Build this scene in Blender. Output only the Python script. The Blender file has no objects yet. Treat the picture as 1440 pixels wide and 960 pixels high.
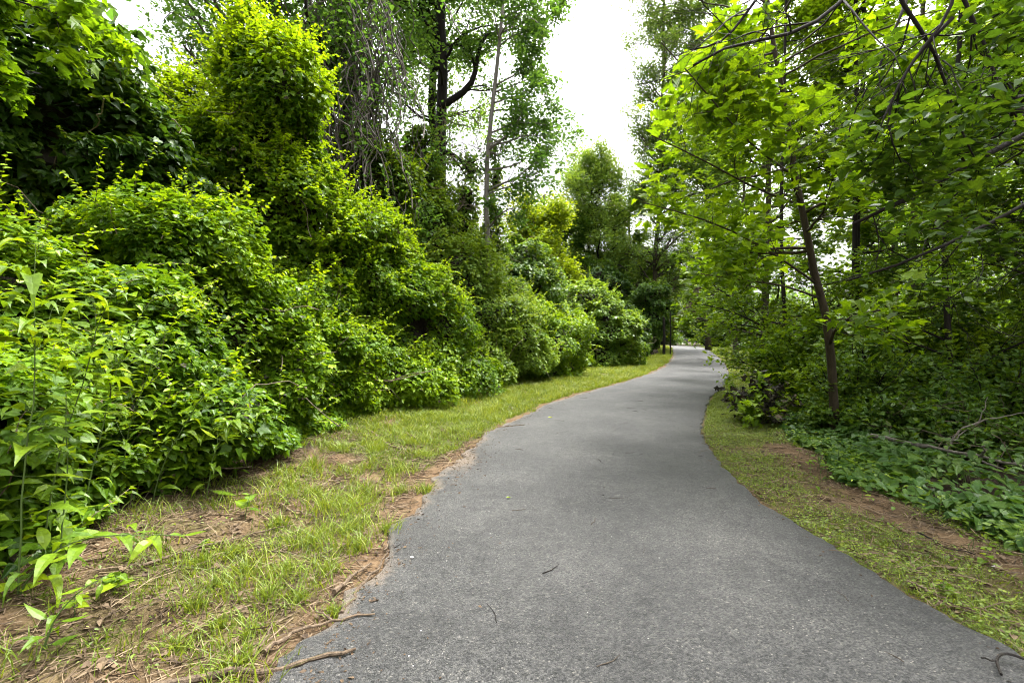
import bpy, math, numpy as np
rng = np.random.default_rng(11)
SC = bpy.context.scene
COL = SC.collection
F = 680.0          # focal length in photo pixels (photo 1440 wide)
CAMZ = 1.5

# ------------------------------------------------------------------ numpy utilities
def nrm(v):
    return v / np.maximum(np.linalg.norm(v, axis=-1, keepdims=True), 1e-9)

def rvec(*s):
    return rng.normal(size=s + (3,))

def _hash(i, j, k, seed):
    h = (i * 374761393 + j * 668265263 + k * 2147483647 + seed * 974634721) & 0xFFFFFFFF
    h = ((h ^ (h >> 13)) * 1274126177) & 0xFFFFFFFF
    h = (h ^ (h >> 16)) & 0xFFFFFFFF
    return h / 4294967295.0

def vnoise(P, scale, seed=0):
    """smooth value noise in -1..1"""
    Q = np.asarray(P, float) / scale + 1000.0
    I = np.floor(Q).astype(np.int64)
    f = Q - I
    f = f * f * (3 - 2 * f)
    out = 0
    for a in (0, 1):
        wa = f[..., 0] if a else 1 - f[..., 0]
        for b in (0, 1):
            wb = f[..., 1] if b else 1 - f[..., 1]
            for c in (0, 1):
                wc = f[..., 2] if c else 1 - f[..., 2]
                out = out + wa * wb * wc * _hash(I[..., 0] + a, I[..., 1] + b, I[..., 2] + c, seed)
    return out * 2 - 1

def sstep(a, b, x):
    t = np.clip((x - a) / (b - a), 0, 1)
    return t * t * (3 - 2 * t)

def at(px, py, Y):
    """world point that lies at depth Y on the sight line through photo pixel px, py"""
    return np.array([(px - 720) * Y / F, Y, CAMZ - (py - 480) * Y / F])

# ------------------------------------------------------------------ mesh buffer
class MB:
    def __init__(self):
        self.v, self.f, self.t, self.m, self.n = [], [], [], [], 0
    def add(self, V, faces, tint=None, mat=0):
        """V (n,3); faces: list of int arrays (m,k)"""
        self.v.append(np.asarray(V, np.float32).reshape(-1, 3))
        n = len(self.v[-1])
        self.t.append(np.full(n, 0.5, np.float32) if tint is None else np.asarray(tint, np.float32).reshape(-1))
        for fa in faces:
            fa = np.asarray(fa, np.int64)
            if len(fa):
                self.f.append(fa + self.n)
                self.m.append(np.full(len(fa), mat, np.int32))
        self.n += n
    def build(self, name, mats, parent=None, smooth=False, kind=None):
        V = np.concatenate(self.v)
        if parent is not None: V = V - np.array(parent.location, np.float32)
        me = bpy.data.meshes.new(name)
        me.vertices.add(len(V))
        me.vertices.foreach_set('co', V.ravel())
        li = np.concatenate([f.ravel() for f in self.f]).astype(np.int32)
        lt = np.concatenate([np.full(len(f), f.shape[1], np.int32) for f in self.f])
        ls = np.concatenate([[0], np.cumsum(lt)[:-1]]).astype(np.int32)
        me.loops.add(len(li)); me.loops.foreach_set('vertex_index', li)
        me.polygons.add(len(lt)); me.polygons.foreach_set('loop_start', ls)
        me.polygons.foreach_set('material_index', np.concatenate(self.m))
        me.polygons.foreach_set('use_smooth', np.full(len(lt), smooth))
        a = me.attributes.new('tint', 'FLOAT', 'POINT')
        a.data.foreach_set('value', np.concatenate(self.t))
        me.update(calc_edges=True)
        for m in (mats if isinstance(mats, (list, tuple)) else [mats]):
            me.materials.append(m)
        o = bpy.data.objects.new(name, me)
        COL.objects.link(o)
        if parent is not None:
            o.parent = parent
        if kind: o['kind'] = kind
        return o

def tag(o, label, cat, group=None, kind=None):
    o['label'] = label; o['category'] = cat
    if group: o['group'] = group
    if kind: o['kind'] = kind
    return o

def thing(name, loc, label, cat, group=None):
    o = bpy.data.objects.new(name, None)
    COL.objects.link(o)
    o.location = loc
    o.empty_display_size = 0.2
    return tag(o, label, cat, group)

def copy_tree(o, parent=None):
    c = o.copy(); COL.objects.link(c)
    if parent is not None: c.parent = parent
    for ch in [x for x in COL.objects if x.parent == o]:
        copy_tree(ch, c)
    return c

# ------------------------------------------------------------------ shapes
def tubes(mb, P, R, k=5, tint=None, mat=0, cap=True):
    """P (m,n,3) polylines with radii R (m,n)"""
    P = np.asarray(P, float)
    if P.ndim == 2: P = P[None]
    R = np.asarray(R, float)
    if R.ndim == 1: R = np.broadcast_to(R, P.shape[:2])
    m, n, _ = P.shape
    T = nrm(np.gradient(P, axis=1))
    mean = nrm(P[:, -1] - P[:, 0] + 1e-6)
    ref = np.where(np.abs(mean[:, 2:3]) > 0.8, np.array([[1.0, 0.1, 0]]), np.array([[0.05, 0.02, 1.0]]))
    S = nrm(np.cross(T, ref[:, None, :])); B = np.cross(S, T)
    a = np.arange(k) * 2 * np.pi / k
    V = P[:, :, None] + R[:, :, None, None] * (np.cos(a)[None, None, :, None] * S[:, :, None] + np.sin(a)[None, None, :, None] * B[:, :, None])
    base = (np.arange(m) * n * k)[:, None, None]
    i = (np.arange(n - 1) * k)[None, :, None]
    j = np.arange(k)[None, None, :]; j2 = (np.arange(k) + 1) % k
    q = np.stack([base + i + j, base + i + j2, base + i + k + j2, base + i + k + j], -1).reshape(-1, 4)
    faces = [q]
    if cap and k >= 3:
        c0 = (np.arange(m) * n * k)[:, None] + np.arange(k)[None, ::-1]
        c1 = (np.arange(m) * n * k)[:, None] + (n - 1) * k + np.arange(k)[None]
        faces += [c0, c1]
    if tint is None: tt = np.repeat(rng.uniform(0, 1, m), n * k)
    else: tt = np.repeat(np.broadcast_to(tint, (m,)), n * k)
    mb.add(V, faces, tt, mat)

def T_(verts, faces):
    return np.array(verts, float), faces

HEART = T_([(0, 0, 0), (-.24, -.12, .04), (-.47, .13, .12), (-.34, .5, .09), (0, 1, -.14), (.34, .5, .09), (.47, .13, .12), (.24, -.12, .04)],
           [[0, 4, 3, 2, 1], [0, 7, 6, 5, 4]])
OVAL = T_([(0, 0, 0), (-.24, .2, .06), (-.3, .5, .08), (0, 1, -.1), (.3, .5, .08), (.24, .2, .06)],
          [[0, 3, 2, 1], [0, 5, 4, 3]])
DIAM = T_([(0, 0, 0), (-.33, .42, .08), (0, 1, -.08), (.33, .42, .08)], [[0, 2, 1], [0, 3, 2]])
MAPLE = T_([(0, 0, 0), (-.22, -.1, .03), (-.5, .0, .06), (-.42, .2, .06), (-.62, .52, -.06), (-.28, .52, .07), (0, 1, -.26),
            (.28, .52, .07), (.62, .52, -.06), (.42, .2, .06), (.5, .0, .06), (.22, -.1, .03)],
           [[0, 6, 5, 4, 3, 2, 1], [0, 11, 10, 9, 8, 7, 6]])
def _lance():
    ys = [0, .2, .42, .65, .85, 1]; zs = [0, .05, .05, -.02, -.14, -.32]; ws = [0, .15, .185, .13, .055, 0]
    v = [(0, y, z) for y, z in zip(ys, zs)]
    v += [(-w, y - .01, z + .35 * w) for y, z, w in zip(ys[1:5], zs[1:5], ws[1:5])] + [(w, y - .01, z + .35 * w) for y, z, w in zip(ys[1:5], zs[1:5], ws[1:5])]
    f = [[0, 1, 6], [4, 5, 9], [0, 10, 1], [4, 13, 5]]
    for i in range(3):
        f += [[1 + i, 2 + i, 7 + i, 6 + i], [1 + i, 10 + i, 11 + i, 2 + i]]
    return T_(v, f)
LANCE = _lance()
IVY = T_([(0, 0, 0), (-.2, -.14, .02), (-.52, .08, .08), (-.27, .36, .06), (0, 1, -.1), (.27, .36, .06), (.52, .08, .08), (.2, -.14, .02)],
         [[0, 4, 3, 2, 1], [0, 7, 6, 5, 4]])

def leaves(mb, tmpl, pos, fwd, up, size, tint, mat=0):
    tv, tf = tmpl
    N = len(pos)
    if N == 0: return
    fwd = nrm(fwd)
    side = nrm(np.cross(fwd, up)); up = np.cross(side, fwd)
    size = np.broadcast_to(size, (N,))
    sx = (size * rng.uniform(.8, 1.2, N))[:, None, None]
    sz = (size * rng.uniform(-.3, 1.9, N))[:, None, None]
    sy = size[:, None, None]
    skew = rng.normal(0, .12, N)[:, None, None]
    x = tv[None, :, 0:1]; y = tv[None, :, 1:2]; z = tv[None, :, 2:3]
    V = pos[:, None] + sx * (x + skew * y * y) * side[:, None] + sy * y * fwd[:, None] + sz * z * up[:, None]
    k = len(tv)
    off = (np.arange(N) * k)[:, None]
    mb.add(V, [off + np.array(f)[None] for f in tf], np.repeat(np.clip(tint, 0, 1), k), mat)

# ------------------------------------------------------------------ materials
def new_mat(name):
    m = bpy.data.materials.new(name); m.use_nodes = True
    nt = m.node_tree
    for n in list(nt.nodes): nt.nodes.remove(n)
    out = nt.nodes.new('ShaderNodeOutputMaterial')
    return m, nt, out

def ramp(nt, stops, interp='LINEAR'):
    r = nt.nodes.new('ShaderNodeValToRGB')
    r.color_ramp.interpolation = interp
    e = r.color_ramp.elements
    while len(e) < len(stops): e.new(0.5)
    for el, (p, c) in zip(e, stops):
        el.position = p; el.color = (*c, 1)
    return r

def leaf_mat(name, dark, mid, light, trans=0.42, rough=0.42, spec=0.4, tboost=(1.5, 1.32, .40)):
    m, nt, out = new_mat(name)
    N, L = nt.nodes, nt.links
    at_ = N.new('ShaderNodeAttribute'); at_.attribute_name = 'tint'
    r = ramp(nt, [(0, dark), (.5, mid), (1, light)])
    L.new(at_.outputs['Fac'], r.inputs[0])
    tc = N.new('ShaderNodeTexCoord')
    nz = N.new('ShaderNodeTexNoise'); nz.inputs['Scale'].default_value = 55; nz.inputs['Detail'].default_value = 3
    L.new(tc.outputs['Object'], nz.inputs['Vector'])
    mr = N.new('ShaderNodeMapRange'); mr.inputs[1].default_value = .3; mr.inputs[2].default_value = .7
    mr.inputs[3].default_value = .78; mr.inputs[4].default_value = 1.2
    L.new(nz.outputs['Fac'], mr.inputs[0])
    mx = N.new('ShaderNodeMix'); mx.data_type = 'RGBA'; mx.blend_type = 'MULTIPLY'; mx.inputs[0].default_value = 1
    L.new(r.outputs[0], mx.inputs[6]); L.new(mr.outputs[0], mx.inputs[7])
    p = N.new('ShaderNodeBsdfPrincipled')
    p.inputs['Roughness'].default_value = rough
    p.inputs['Specular IOR Level'].default_value = spec
    L.new(mx.outputs[2], p.inputs['Base Color'])
    t = N.new('ShaderNodeBsdfTranslucent')
    m2 = N.new('ShaderNodeMix'); m2.data_type = 'RGBA'; m2.blend_type = 'MULTIPLY'; m2.inputs[0].default_value = 1
    m2.clamp_result = False
    L.new(mx.outputs[2], m2.inputs[6]); m2.inputs[7].default_value = (*tboost, 1)
    L.new(m2.outputs[2], t.inputs['Color'])
    ms = N.new('ShaderNodeMixShader'); ms.inputs[0].default_value = trans
    L.new(p.outputs[0], ms.inputs[1]); L.new(t.outputs[0], ms.inputs[2])
    L.new(ms.outputs[0], out.inputs[0])
    return m

def bark_mat(name, c0, c1, scale=14, rough=.85, bump=.6):
    m, nt, out = new_mat(name)
    N, L = nt.nodes, nt.links
    tc = N.new('ShaderNodeTexCoord')
    mp = N.new('ShaderNodeMapping'); mp.inputs['Scale'].default_value = (1, 1, .22)
    L.new(tc.outputs['Object'], mp.inputs['Vector'])
    nz = N.new('ShaderNodeTexNoise'); nz.inputs['Scale'].default_value = scale; nz.inputs['Detail'].default_value = 6
    nz.inputs['Roughness'].default_value = .7
    L.new(mp.outputs[0], nz.inputs['Vector'])
    r = ramp(nt, [(.3, c0), (.7, c1)]); L.new(nz.outputs['Fac'], r.inputs[0])
    at_ = N.new('ShaderNodeAttribute'); at_.attribute_name = 'tint'
    mr = N.new('ShaderNodeMapRange'); mr.inputs[3].default_value = .65; mr.inputs[4].default_value = 1.35
    L.new(at_.outputs['Fac'], mr.inputs[0])
    mx = N.new('ShaderNodeMix'); mx.data_type = 'RGBA'; mx.blend_type = 'MULTIPLY'; mx.inputs[0].default_value = 1
    L.new(r.outputs[0], mx.inputs[6]); L.new(mr.outputs[0], mx.inputs[7])
    p = N.new('ShaderNodeBsdfPrincipled'); p.inputs['Roughness'].default_value = rough
    p.inputs['Specular IOR Level'].default_value = .25
    L.new(mx.outputs[2], p.inputs['Base Color'])
    b = N.new('ShaderNodeBump'); b.inputs['Strength'].default_value = bump; b.inputs['Distance'].default_value = .02
    L.new(nz.outputs['Fac'], b.inputs['Height']); L.new(b.outputs[0], p.inputs['Normal'])
    L.new(p.outputs[0], out.inputs[0])
    return m

M = {}
M['vine'] = leaf_mat('vine_leaf', (.026, .068, .008), (.092, .185, .009), (.250, .380, .011), spec=.28)
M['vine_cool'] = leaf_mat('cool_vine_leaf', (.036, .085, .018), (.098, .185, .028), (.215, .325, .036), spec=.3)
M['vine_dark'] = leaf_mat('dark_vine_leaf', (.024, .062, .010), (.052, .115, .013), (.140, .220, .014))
M['weed'] = leaf_mat('weed_leaf', (.052, .112, .010), (.130, .220, .011), (.290, .375, .014), rough=.42, spec=.3)
M['syc'] = leaf_mat('broad_leaf', (.060, .125, .009), (.145, .245, .011), (.275, .385, .014), trans=.56, tboost=(1.38, 1.32, .4))
M['wood_leaf'] = leaf_mat('woodland_leaf', (.042, .092, .009), (.108, .195, .012), (.220, .320, .016), trans=.54, tboost=(1.4, 1.32, .4))
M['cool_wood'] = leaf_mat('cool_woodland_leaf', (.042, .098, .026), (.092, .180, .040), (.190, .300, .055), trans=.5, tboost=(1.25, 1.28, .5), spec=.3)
M['dim_leaf'] = leaf_mat('painted_shade_leaf', (.022, .056, .010), (.052, .112, .013), (.110, .185, .016), trans=.42, spec=.25, rough=.5)  # shade on these leaves is put into their darker colour
M['far_leaf'] = leaf_mat('far_leaf', (.065, .130, .040), (.125, .220, .055), (.210, .320, .070), trans=.5)  # pale green of far trees, partly haze put into the colour
M['yel_leaf'] = leaf_mat('yellowish_leaf', (.070, .125, .010), (.150, .230, .012), (.280, .360, .016), trans=.5)
M['grass'] = leaf_mat('grass_blade', (.070, .105, .014), (.140, .205, .018), (.290, .330, .050), trans=.4, rough=.5)
M['ivy'] = leaf_mat('ground_ivy_leaf', (.030, .078, .016), (.064, .138, .025), (.135, .220, .034), spec=.28)
M['dead'] = leaf_mat('dead_leaf', (.010, .010, .006), (.030, .026, .013), (.130, .098, .050), trans=.2, rough=.8, tboost=(1.2, 1, .6))
M['straw'] = leaf_mat('dry_straw', (.045, .028, .016), (.115, .076, .042), (.240, .178, .105), trans=.15, rough=.8, tboost=(1.1, 1, .7))
M['core'] = bark_mat('dark_core_shell', (.012, .010, .007), (.035, .028, .018), scale=9, bump=1)  # solid core of the vine mounds, added to stop light leaking through
M['bark'] = bark_mat('grey_brown_bark', (.035, .027, .020), (.110, .088, .066))
M['bark_dark'] = bark_mat('dark_bark', (.006, .005, .004), (.020, .015, .011))
M['bark_pale'] = bark_mat('pale_bark', (.110, .095, .080), (.270, .245, .215))
M['bark_moss'] = bark_mat('brown_bark', (.022, .016, .010), (.070, .052, .032), scale=18)
M['stick'] = bark_mat('dry_stick', (.045, .030, .019), (.205, .150, .098), scale=42, bump=.9)
M['greystick'] = bark_mat('weathered_branch', (.080, .068, .056), (.210, .185, .155), scale=30, bump=.3)
M['vstem'] = bark_mat('vine_stem', (.060, .045, .030), (.170, .135, .090), scale=20)
M['greyvine'] = bark_mat('grey_dead_vine', (.050, .042, .035), (.150, .130, .112), scale=20)
M['gstem'] = bark_mat('green_stem', (.050, .085, .020), (.110, .160, .040), scale=20, bump=.1)
M['wire'] = bark_mat('dark_rusty_wire', (.008, .007, .006), (.030, .022, .016), scale=60, rough=.5)
M['stone'] = bark_mat('pale_stone', (.450, .430, .400), (.700, .680, .640), scale=40, bump=.4)

# ------------------------------------------------------------------ path edges, terrain
EY = np.array([-6, 0, 2.1, 2.8, 3.5, 5.1, 6.6, 8.5, 12.75, 17, 22.7, 28, 34, 42, 50, 58, 66, 80, 400.])
EL = np.array([-1.05, -1.04, -1.02, -.97, -.93, -.92, -.68, -.22, 1.35, 3.75, 6.55, 8.95, 11.3, 14.0, 16.4, 18.0, 18.4, 17.0, 17.])
ER = np.array([2.75, 2.6, 2.45, 2.36, 2.29, 2.36, 2.66, 3.35, 5.2, 7.5, 10.2, 12.4, 14.6, 17.2, 19.5, 21.2, 21.8, 20.6, 20.6])
def smooth_interp(y, xs, vs):
    y = np.asarray(y, float)
    w = np.clip(.6 + .05 * np.abs(y), .6, 3)
    return sum(np.interp(y + o * w, xs, vs) for o in (-1, -.5, 0, .5, 1)) / 5
def left_edge(y): return smooth_interp(y, EY, EL)
def right_edge(y): return smooth_interp(y, EY, ER)
# foot of the left hedge and of the right undergrowth
HY = np.array([-3, 2, 3.6, 5.7, 7.9, 10.7, 15.7, 20.4, 26.8, 34, 38, 50]); HX = np.array([-3.3, -3.15, -3.15, -3.0, -2.85, -2.2, -.4, 1.5, 5.3, 9.5, 11.7, 15])
def hedge_x(y): return np.interp(y, HY, HX)
RY = np.array([-3, 2, 3.2, 4.5, 6, 8.5, 11, 14, 20, 28, 40, 60]); RX = np.array([4.3, 3.9, 3.75, 3.8, 4.05, 4.9, 6.3, 8.3, 12.2, 16.5, 20, 26])
def under_x(y): return np.interp(y, RY, RX)

def height(x, y):
    x, y = np.broadcast_arrays(np.asarray(x, float), np.asarray(y, float))
    base = .95 * sstep(22, 52, y)
    L, R = left_edge(y), right_edge(y)
    d = np.maximum(L - x, x - R)
    P = np.stack([x, y, x * 0], -1)
    off = .055 * vnoise(P, .9, 3) + .03 * vnoise(P, .28, 4) + .012 * vnoise(P, .09, 5)
    off = off * sstep(0, .55, d) + .10 * sstep(.5, 3, L - x) - .06 * sstep(.3, 2.5, x - R)
    return base + off - .02 + np.where(d < -.08, -.05, 0)

def surf(x, y):
    """top of the path where there is path, else the soil"""
    x, y = np.broadcast_arrays(np.asarray(x, float), np.asarray(y, float))
    L, Rr = left_edge(y), right_edge(y); u = (x - L) / (Rr - L)
    on = (u > .02) & (u < .98)
    pz = .95 * sstep(22, 52, y) + .012 + .03 * (1 - (2 * u - 1) ** 2) + .006 * vnoise(np.stack([x, y, x * 0], -1), 1.1, 45)
    return np.where(on, pz, height(x, y))

def graded(segs):
    out = []
    for a, b, n in segs: out.append(np.linspace(a, b, n, endpoint=False))
    return np.append(np.concatenate(out), segs[-1][1])

def attr_mat_ground():
    m, nt, out = new_mat('soil_and_thatch')
    N, L = nt.nodes, nt.links
    tc = N.new('ShaderNodeTexCoord')
    def noise(s, d=6, r=.6):
        n = N.new('ShaderNodeTexNoise'); n.inputs['Scale'].default_value = s; n.inputs['Detail'].default_value = d
        n.inputs['Roughness'].default_value = r
        L.new(tc.outputs['Object'], n.inputs['Vector']); return n
    n1, n2, n3 = noise(3.5), noise(38, 8, .75), noise(160, 3)
    soil = ramp(nt, [(.25, (.055, .036, .021)), (.5, (.140, .092, .052)), (.78, (.250, .182, .115))])
    L.new(n2.outputs['Fac'], soil.inputs[0])
    big = ramp(nt, [(.35, (.72, .68, .64)), (.65, (1.2, 1.18, 1.12))]); L.new(n1.outputs['Fac'], big.inputs[0])
    mm = N.new('ShaderNodeMix'); mm.data_type = 'RGBA'; mm.blend_type = 'MULTIPLY'; mm.inputs[0].default_value = 1
    L.new(soil.outputs[0], mm.inputs[6]); L.new(big.outputs[0], mm.inputs[7])
    th = ramp(nt, [(.3, (.045, .050, .014)), (.6, (.110, .115, .035)), (.8, (.190, .155, .080))]); L.new(n2.outputs['Fac'], th.inputs[0])
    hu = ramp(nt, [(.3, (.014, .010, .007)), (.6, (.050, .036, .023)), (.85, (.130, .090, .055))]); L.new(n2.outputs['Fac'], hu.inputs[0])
    a1 = N.new('ShaderNodeAttribute'); a1.attribute_name = 'tint'
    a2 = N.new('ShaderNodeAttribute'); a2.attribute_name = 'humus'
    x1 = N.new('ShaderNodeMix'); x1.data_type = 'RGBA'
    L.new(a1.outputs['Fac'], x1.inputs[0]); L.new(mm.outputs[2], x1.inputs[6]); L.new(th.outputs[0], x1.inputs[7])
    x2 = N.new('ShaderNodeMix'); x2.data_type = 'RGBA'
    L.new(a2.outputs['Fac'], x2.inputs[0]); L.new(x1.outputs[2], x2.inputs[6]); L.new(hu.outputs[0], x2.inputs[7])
    p = N.new('ShaderNodeBsdfPrincipled'); p.inputs['Roughness'].default_value = .95
    p.inputs['Specular IOR Level'].default_value = .15
    L.new(x2.outputs[2], p.inputs['Base Color'])
    ad = N.new('ShaderNodeMath'); ad.operation = 'MULTIPLY_ADD'; ad.inputs[1].default_value = .4
    L.new(n3.outputs['Fac'], ad.inputs[0]); L.new(n2.outputs['Fac'], ad.inputs[2])
    b = N.new('ShaderNodeBump'); b.inputs['Strength'].default_value = .9; b.inputs['Distance'].default_value = .03
    L.new(ad.outputs[0], b.inputs['Height']); L.new(b.outputs[0], p.inputs['Normal'])
    L.new(p.outputs[0], out.inputs[0])
    return m

def green_amount(x, y):
    """0 bare soil .. 1 grown over, on both verges"""
    P = np.stack([x, y, x * 0], -1)
    L, R = left_edge(y), right_edge(y)
    n = .6 * vnoise(P, .75, 21) + .4 * vnoise(P, .27, 22)
    hl = hedge_x(y)
    tl = np.clip((L - x) / np.maximum(L - hl, .3), 0, 1)          # 0 at path, 1 at hedge
    gl = .56 + 1.1 * n - .25 * np.abs(tl - .45) + .62 * sstep(5.5, 10.5, y) - .42 * (1 - sstep(3.0, 6.0, y)) - 1.4 * sstep(.11, .02, tl)
    ur = under_x(y)
    tr = np.clip((x - R) / np.maximum(ur - R, .3), 0, 1)
    gr = .84 + .8 * n - 1.05 * np.exp(-((tr - .80) / .25) ** 2) * (1 - sstep(6.5, 9, y)) + .35 * sstep(5, 9, y) - .9 * sstep(.04, 0, tr)
    g = np.where(x < L, gl, gr)
    return np.clip(g, 0, 1)

def build_ground():
    xs = graded([(-400, -40, 12), (-40, -8, 32), (-8, -3.6, 40), (-3.6, -.6, 75), (-.6, 2, 20), (2, 4.6, 60), (4.6, 9, 50), (9, 30, 60), (30, 60, 20), (60, 400, 12)])
    ys = graded([(-60, 0, 12), (0, 1.6, 12), (1.6, 8, 160), (8, 16, 80), (16, 60, 110), (60, 120, 20), (120, 450, 12)])
    X, Y = np.meshgrid(xs, ys)
    Z = height(X, Y)
    V = np.stack([X, Y, Z], -1).reshape(-1, 3)
    nx, ny = len(xs), len(ys)
    i = np.arange(nx - 1)[None]; j = np.arange(ny - 1)[:, None]
    q = np.stack([j * nx + i, j * nx + i + 1, (j + 1) * nx + i + 1, (j + 1) * nx + i], -1).reshape(-1, 4)
    g = green_amount(X, Y).ravel()
    mb = MB(); mb.add(V, [q], g * .85)
    o = mb.build('ground', attr_mat_ground(), smooth=True, kind='structure')
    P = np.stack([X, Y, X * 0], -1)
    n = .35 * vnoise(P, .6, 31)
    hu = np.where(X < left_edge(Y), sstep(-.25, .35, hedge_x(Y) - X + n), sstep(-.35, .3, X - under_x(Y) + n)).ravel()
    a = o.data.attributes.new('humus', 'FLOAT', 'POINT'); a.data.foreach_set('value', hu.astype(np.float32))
build_ground()

def asphalt_mat():
    m, nt, out = new_mat('worn_asphalt')
    N, L = nt.nodes, nt.links
    tc = N.new('ShaderNodeTexCoord')
    vo = N.new('ShaderNodeTexVoronoi'); vo.inputs['Scale'].default_value = 118
    L.new(tc.outputs['Object'], vo.inputs['Vector'])
    sep = N.new('ShaderNodeSeparateColor'); L.new(vo.outputs['Color'], sep.inputs[0])
    agg = ramp(nt, [(0, (.020, .020, .021)), (.35, (.046, .046, .046)), (.62, (.072, .0715, .071)), (.85, (.092, .091, .089)), (.975, (.112, .108, .102)), (.998, (.22, .21, .19))])
    L.new(sep.outputs[0], agg.inputs[0])
    n1 = N.new('ShaderNodeTexNoise'); n1.inputs['Scale'].default_value = .9; n1.inputs['Detail'].default_value = 5
    n2 = N.new('ShaderNodeTexNoise'); n2.inputs['Scale'].default_value = 9; n2.inputs['Detail'].default_value = 6; n2.inputs['Roughness'].default_value = .7
    n3 = N.new('ShaderNodeTexNoise'); n3.inputs['Scale'].default_value = 260; n3.inputs['Detail'].default_value = 2
    for n in (n1, n2, n3): L.new(tc.outputs['Object'], n.inputs['Vector'])
    w = ramp(nt, [(.3, (.56, .555, .55)), (.5, (.86, .85, .835)), (.7, (1.26, 1.235, 1.19))]); L.new(n1.outputs['Fac'], w.inputs[0])
    w2 = ramp(nt, [(.3, (.62, .62, .625)), (.5, (.95, .95, .945)), (.7, (1.2, 1.195, 1.17))]); L.new(n2.outputs['Fac'], w2.inputs[0])
    def mul(a, b):
        x = N.new('ShaderNodeMix'); x.data_type = 'RGBA'; x.blend_type = 'MULTIPLY'; x.inputs[0].default_value = 1; x.clamp_result = False
        L.new(a, x.inputs[6]); L.new(b, x.inputs[7]); return x.outputs[2]
    c = mul(mul(agg.outputs[0], w.outputs[0]), w2.outputs[0])
    e_ = N.new('ShaderNodeAttribute'); e_.attribute_name = 'bitumen'
    er = ramp(nt, [(0, (1, 1, 1)), (1, (.52, .52, .56))]); L.new(e_.outputs['Fac'], er.inputs[0]); c = mul(c, er.outputs[0])
    pv = N.new('ShaderNodeTexNoise'); pv.inputs['Scale'].default_value = 55; pv.inputs['Detail'].default_value = 4; L.new(tc.outputs['Object'], pv.inputs['Vector'])
    pr_ = ramp(nt, [(.36, (.5, .5, .5)), (.46, (1.04, 1.035, 1.02))]); L.new(pv.outputs['Fac'], pr_.inputs[0]); c = mul(c, pr_.outputs[0])
    a = N.new('ShaderNodeAttribute'); a.attribute_name = 'tint'      # washed-on soil along the edges
    mth = N.new('ShaderNodeMath'); mth.operation = 'ADD'; L.new(a.outputs['Fac'], mth.inputs[0])
    sb = N.new('ShaderNodeMath'); sb.operation = 'MULTIPLY_ADD'; sb.inputs[1].default_value = 1.4; sb.inputs[2].default_value = -.7
    L.new(n2.outputs['Fac'], sb.inputs[0]); L.new(sb.outputs[0], mth.inputs[1])
    cl = N.new('ShaderNodeMapRange'); cl.inputs[1].default_value = .35; cl.inputs[2].default_value = .95
    cl.inputs[4].default_value = .9
    L.new(mth.outputs[0], cl.inputs[0])
    mx = N.new('ShaderNodeMix'); mx.data_type = 'RGBA'; L.new(cl.outputs[0], mx.inputs[0])
    L.new(c, mx.inputs[6])
    so = ramp(nt, [(.3, (.10, .075, .052)), (.7, (.24, .185, .13))]); L.new(n3.outputs['Fac'], so.inputs[0])
    L.new(so.outputs[0], mx.inputs[7])
    p = N.new('ShaderNodeBsdfPrincipled'); p.inputs['Roughness'].default_value = .56; p.inputs['Specular IOR Level'].default_value = .55
    L.new(mx.outputs[2], p.inputs['Base Color'])
    hs = N.new('ShaderNodeMath'); hs.operation = 'MULTIPLY_ADD'; hs.inputs[1].default_value = -1.2
    L.new(vo.outputs['Distance'], hs.inputs[0]); L.new(n3.outputs['Fac'], hs.inputs[2])
    b = N.new('ShaderNodeBump'); b.inputs['Strength'].default_value = .9; b.inputs['Distance'].default_value = .011
    L.new(hs.outputs[0], b.inputs['Height']); L.new(b.outputs[0], p.inputs['Normal'])
    L.new(p.outputs[0], out.inputs[0])
    return m

def build_path():
    ys = graded([(-6, 1.5, 20), (1.5, 10, 240), (10, 30, 160), (30, 90, 120)])
    u = np.concatenate([[0, .004, .015, .03, .05, .08], np.linspace(.12, .88, 22), [.92, .95, .97, .985, .996, 1]])
    L, R = left_edge(ys), right_edge(ys)
    P0 = np.stack([ys * 0, ys, ys * 0], -1)
    L = L + .09 * vnoise(P0, .55, 41) + .05 * vnoise(P0, .16, 42) + .02 * vnoise(P0, .06, 48)
    R = R + .04 * vnoise(P0, .7, 43) + .03 * vnoise(P0, .17, 44) + .015 * vnoise(P0, .06, 49)
    X = L[:, None] + (R - L)[:, None] * u[None]
    Y = np.repeat(ys[:, None], len(u), 1)
    Z = .95 * sstep(22, 52, Y) + .012 + .03 * (1 - (2 * u - 1) ** 2)[None] - .05 * ((u == 0) | (u == 1))[None]
    Z = Z + .006 * vnoise(np.stack([X, Y, X * 0], -1), 1.1, 45)
    nx, ny = len(u), len(ys)
    i = np.arange(nx - 1)[None]; j = np.arange(ny - 1)[:, None]
    q = np.stack([j * nx + i, j * nx + i + 1, (j + 1) * nx + i + 1, (j + 1) * nx + i], -1).reshape(-1, 4)
    dl = (X - L[:, None]); dr = (R[:, None] - X)
    Pn = np.stack([X, Y, X * 0], -1)
    dirt = np.exp(-dl / (.10 + .10 * sstep(8, 14, Y))) * .85 + .25 * np.exp(-dr / .05)
    spill = np.exp(-(((X + .62) / .22) ** 2 + ((Y - 6.1) / .55) ** 2))          # soil washed over the left edge
    dirt = np.clip(dirt + spill * .9 + .25 * vnoise(Pn, .4, 46) * np.exp(-dl / .4), 0, 1)
    mb = MB(); mb.add(np.stack([X, Y, Z], -1), [q], dirt)
    o = mb.build('path', asphalt_mat(), smooth=True, kind='structure')
    ed = np.exp(-dr / .13) * (.75 + .5 * vnoise(Pn, .5, 47))
    a = o.data.attributes.new('bitumen', 'FLOAT', 'POINT'); a.data.foreach_set('value', np.clip(ed, 0, 1).ravel().astype(np.float32))
build_path()

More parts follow.
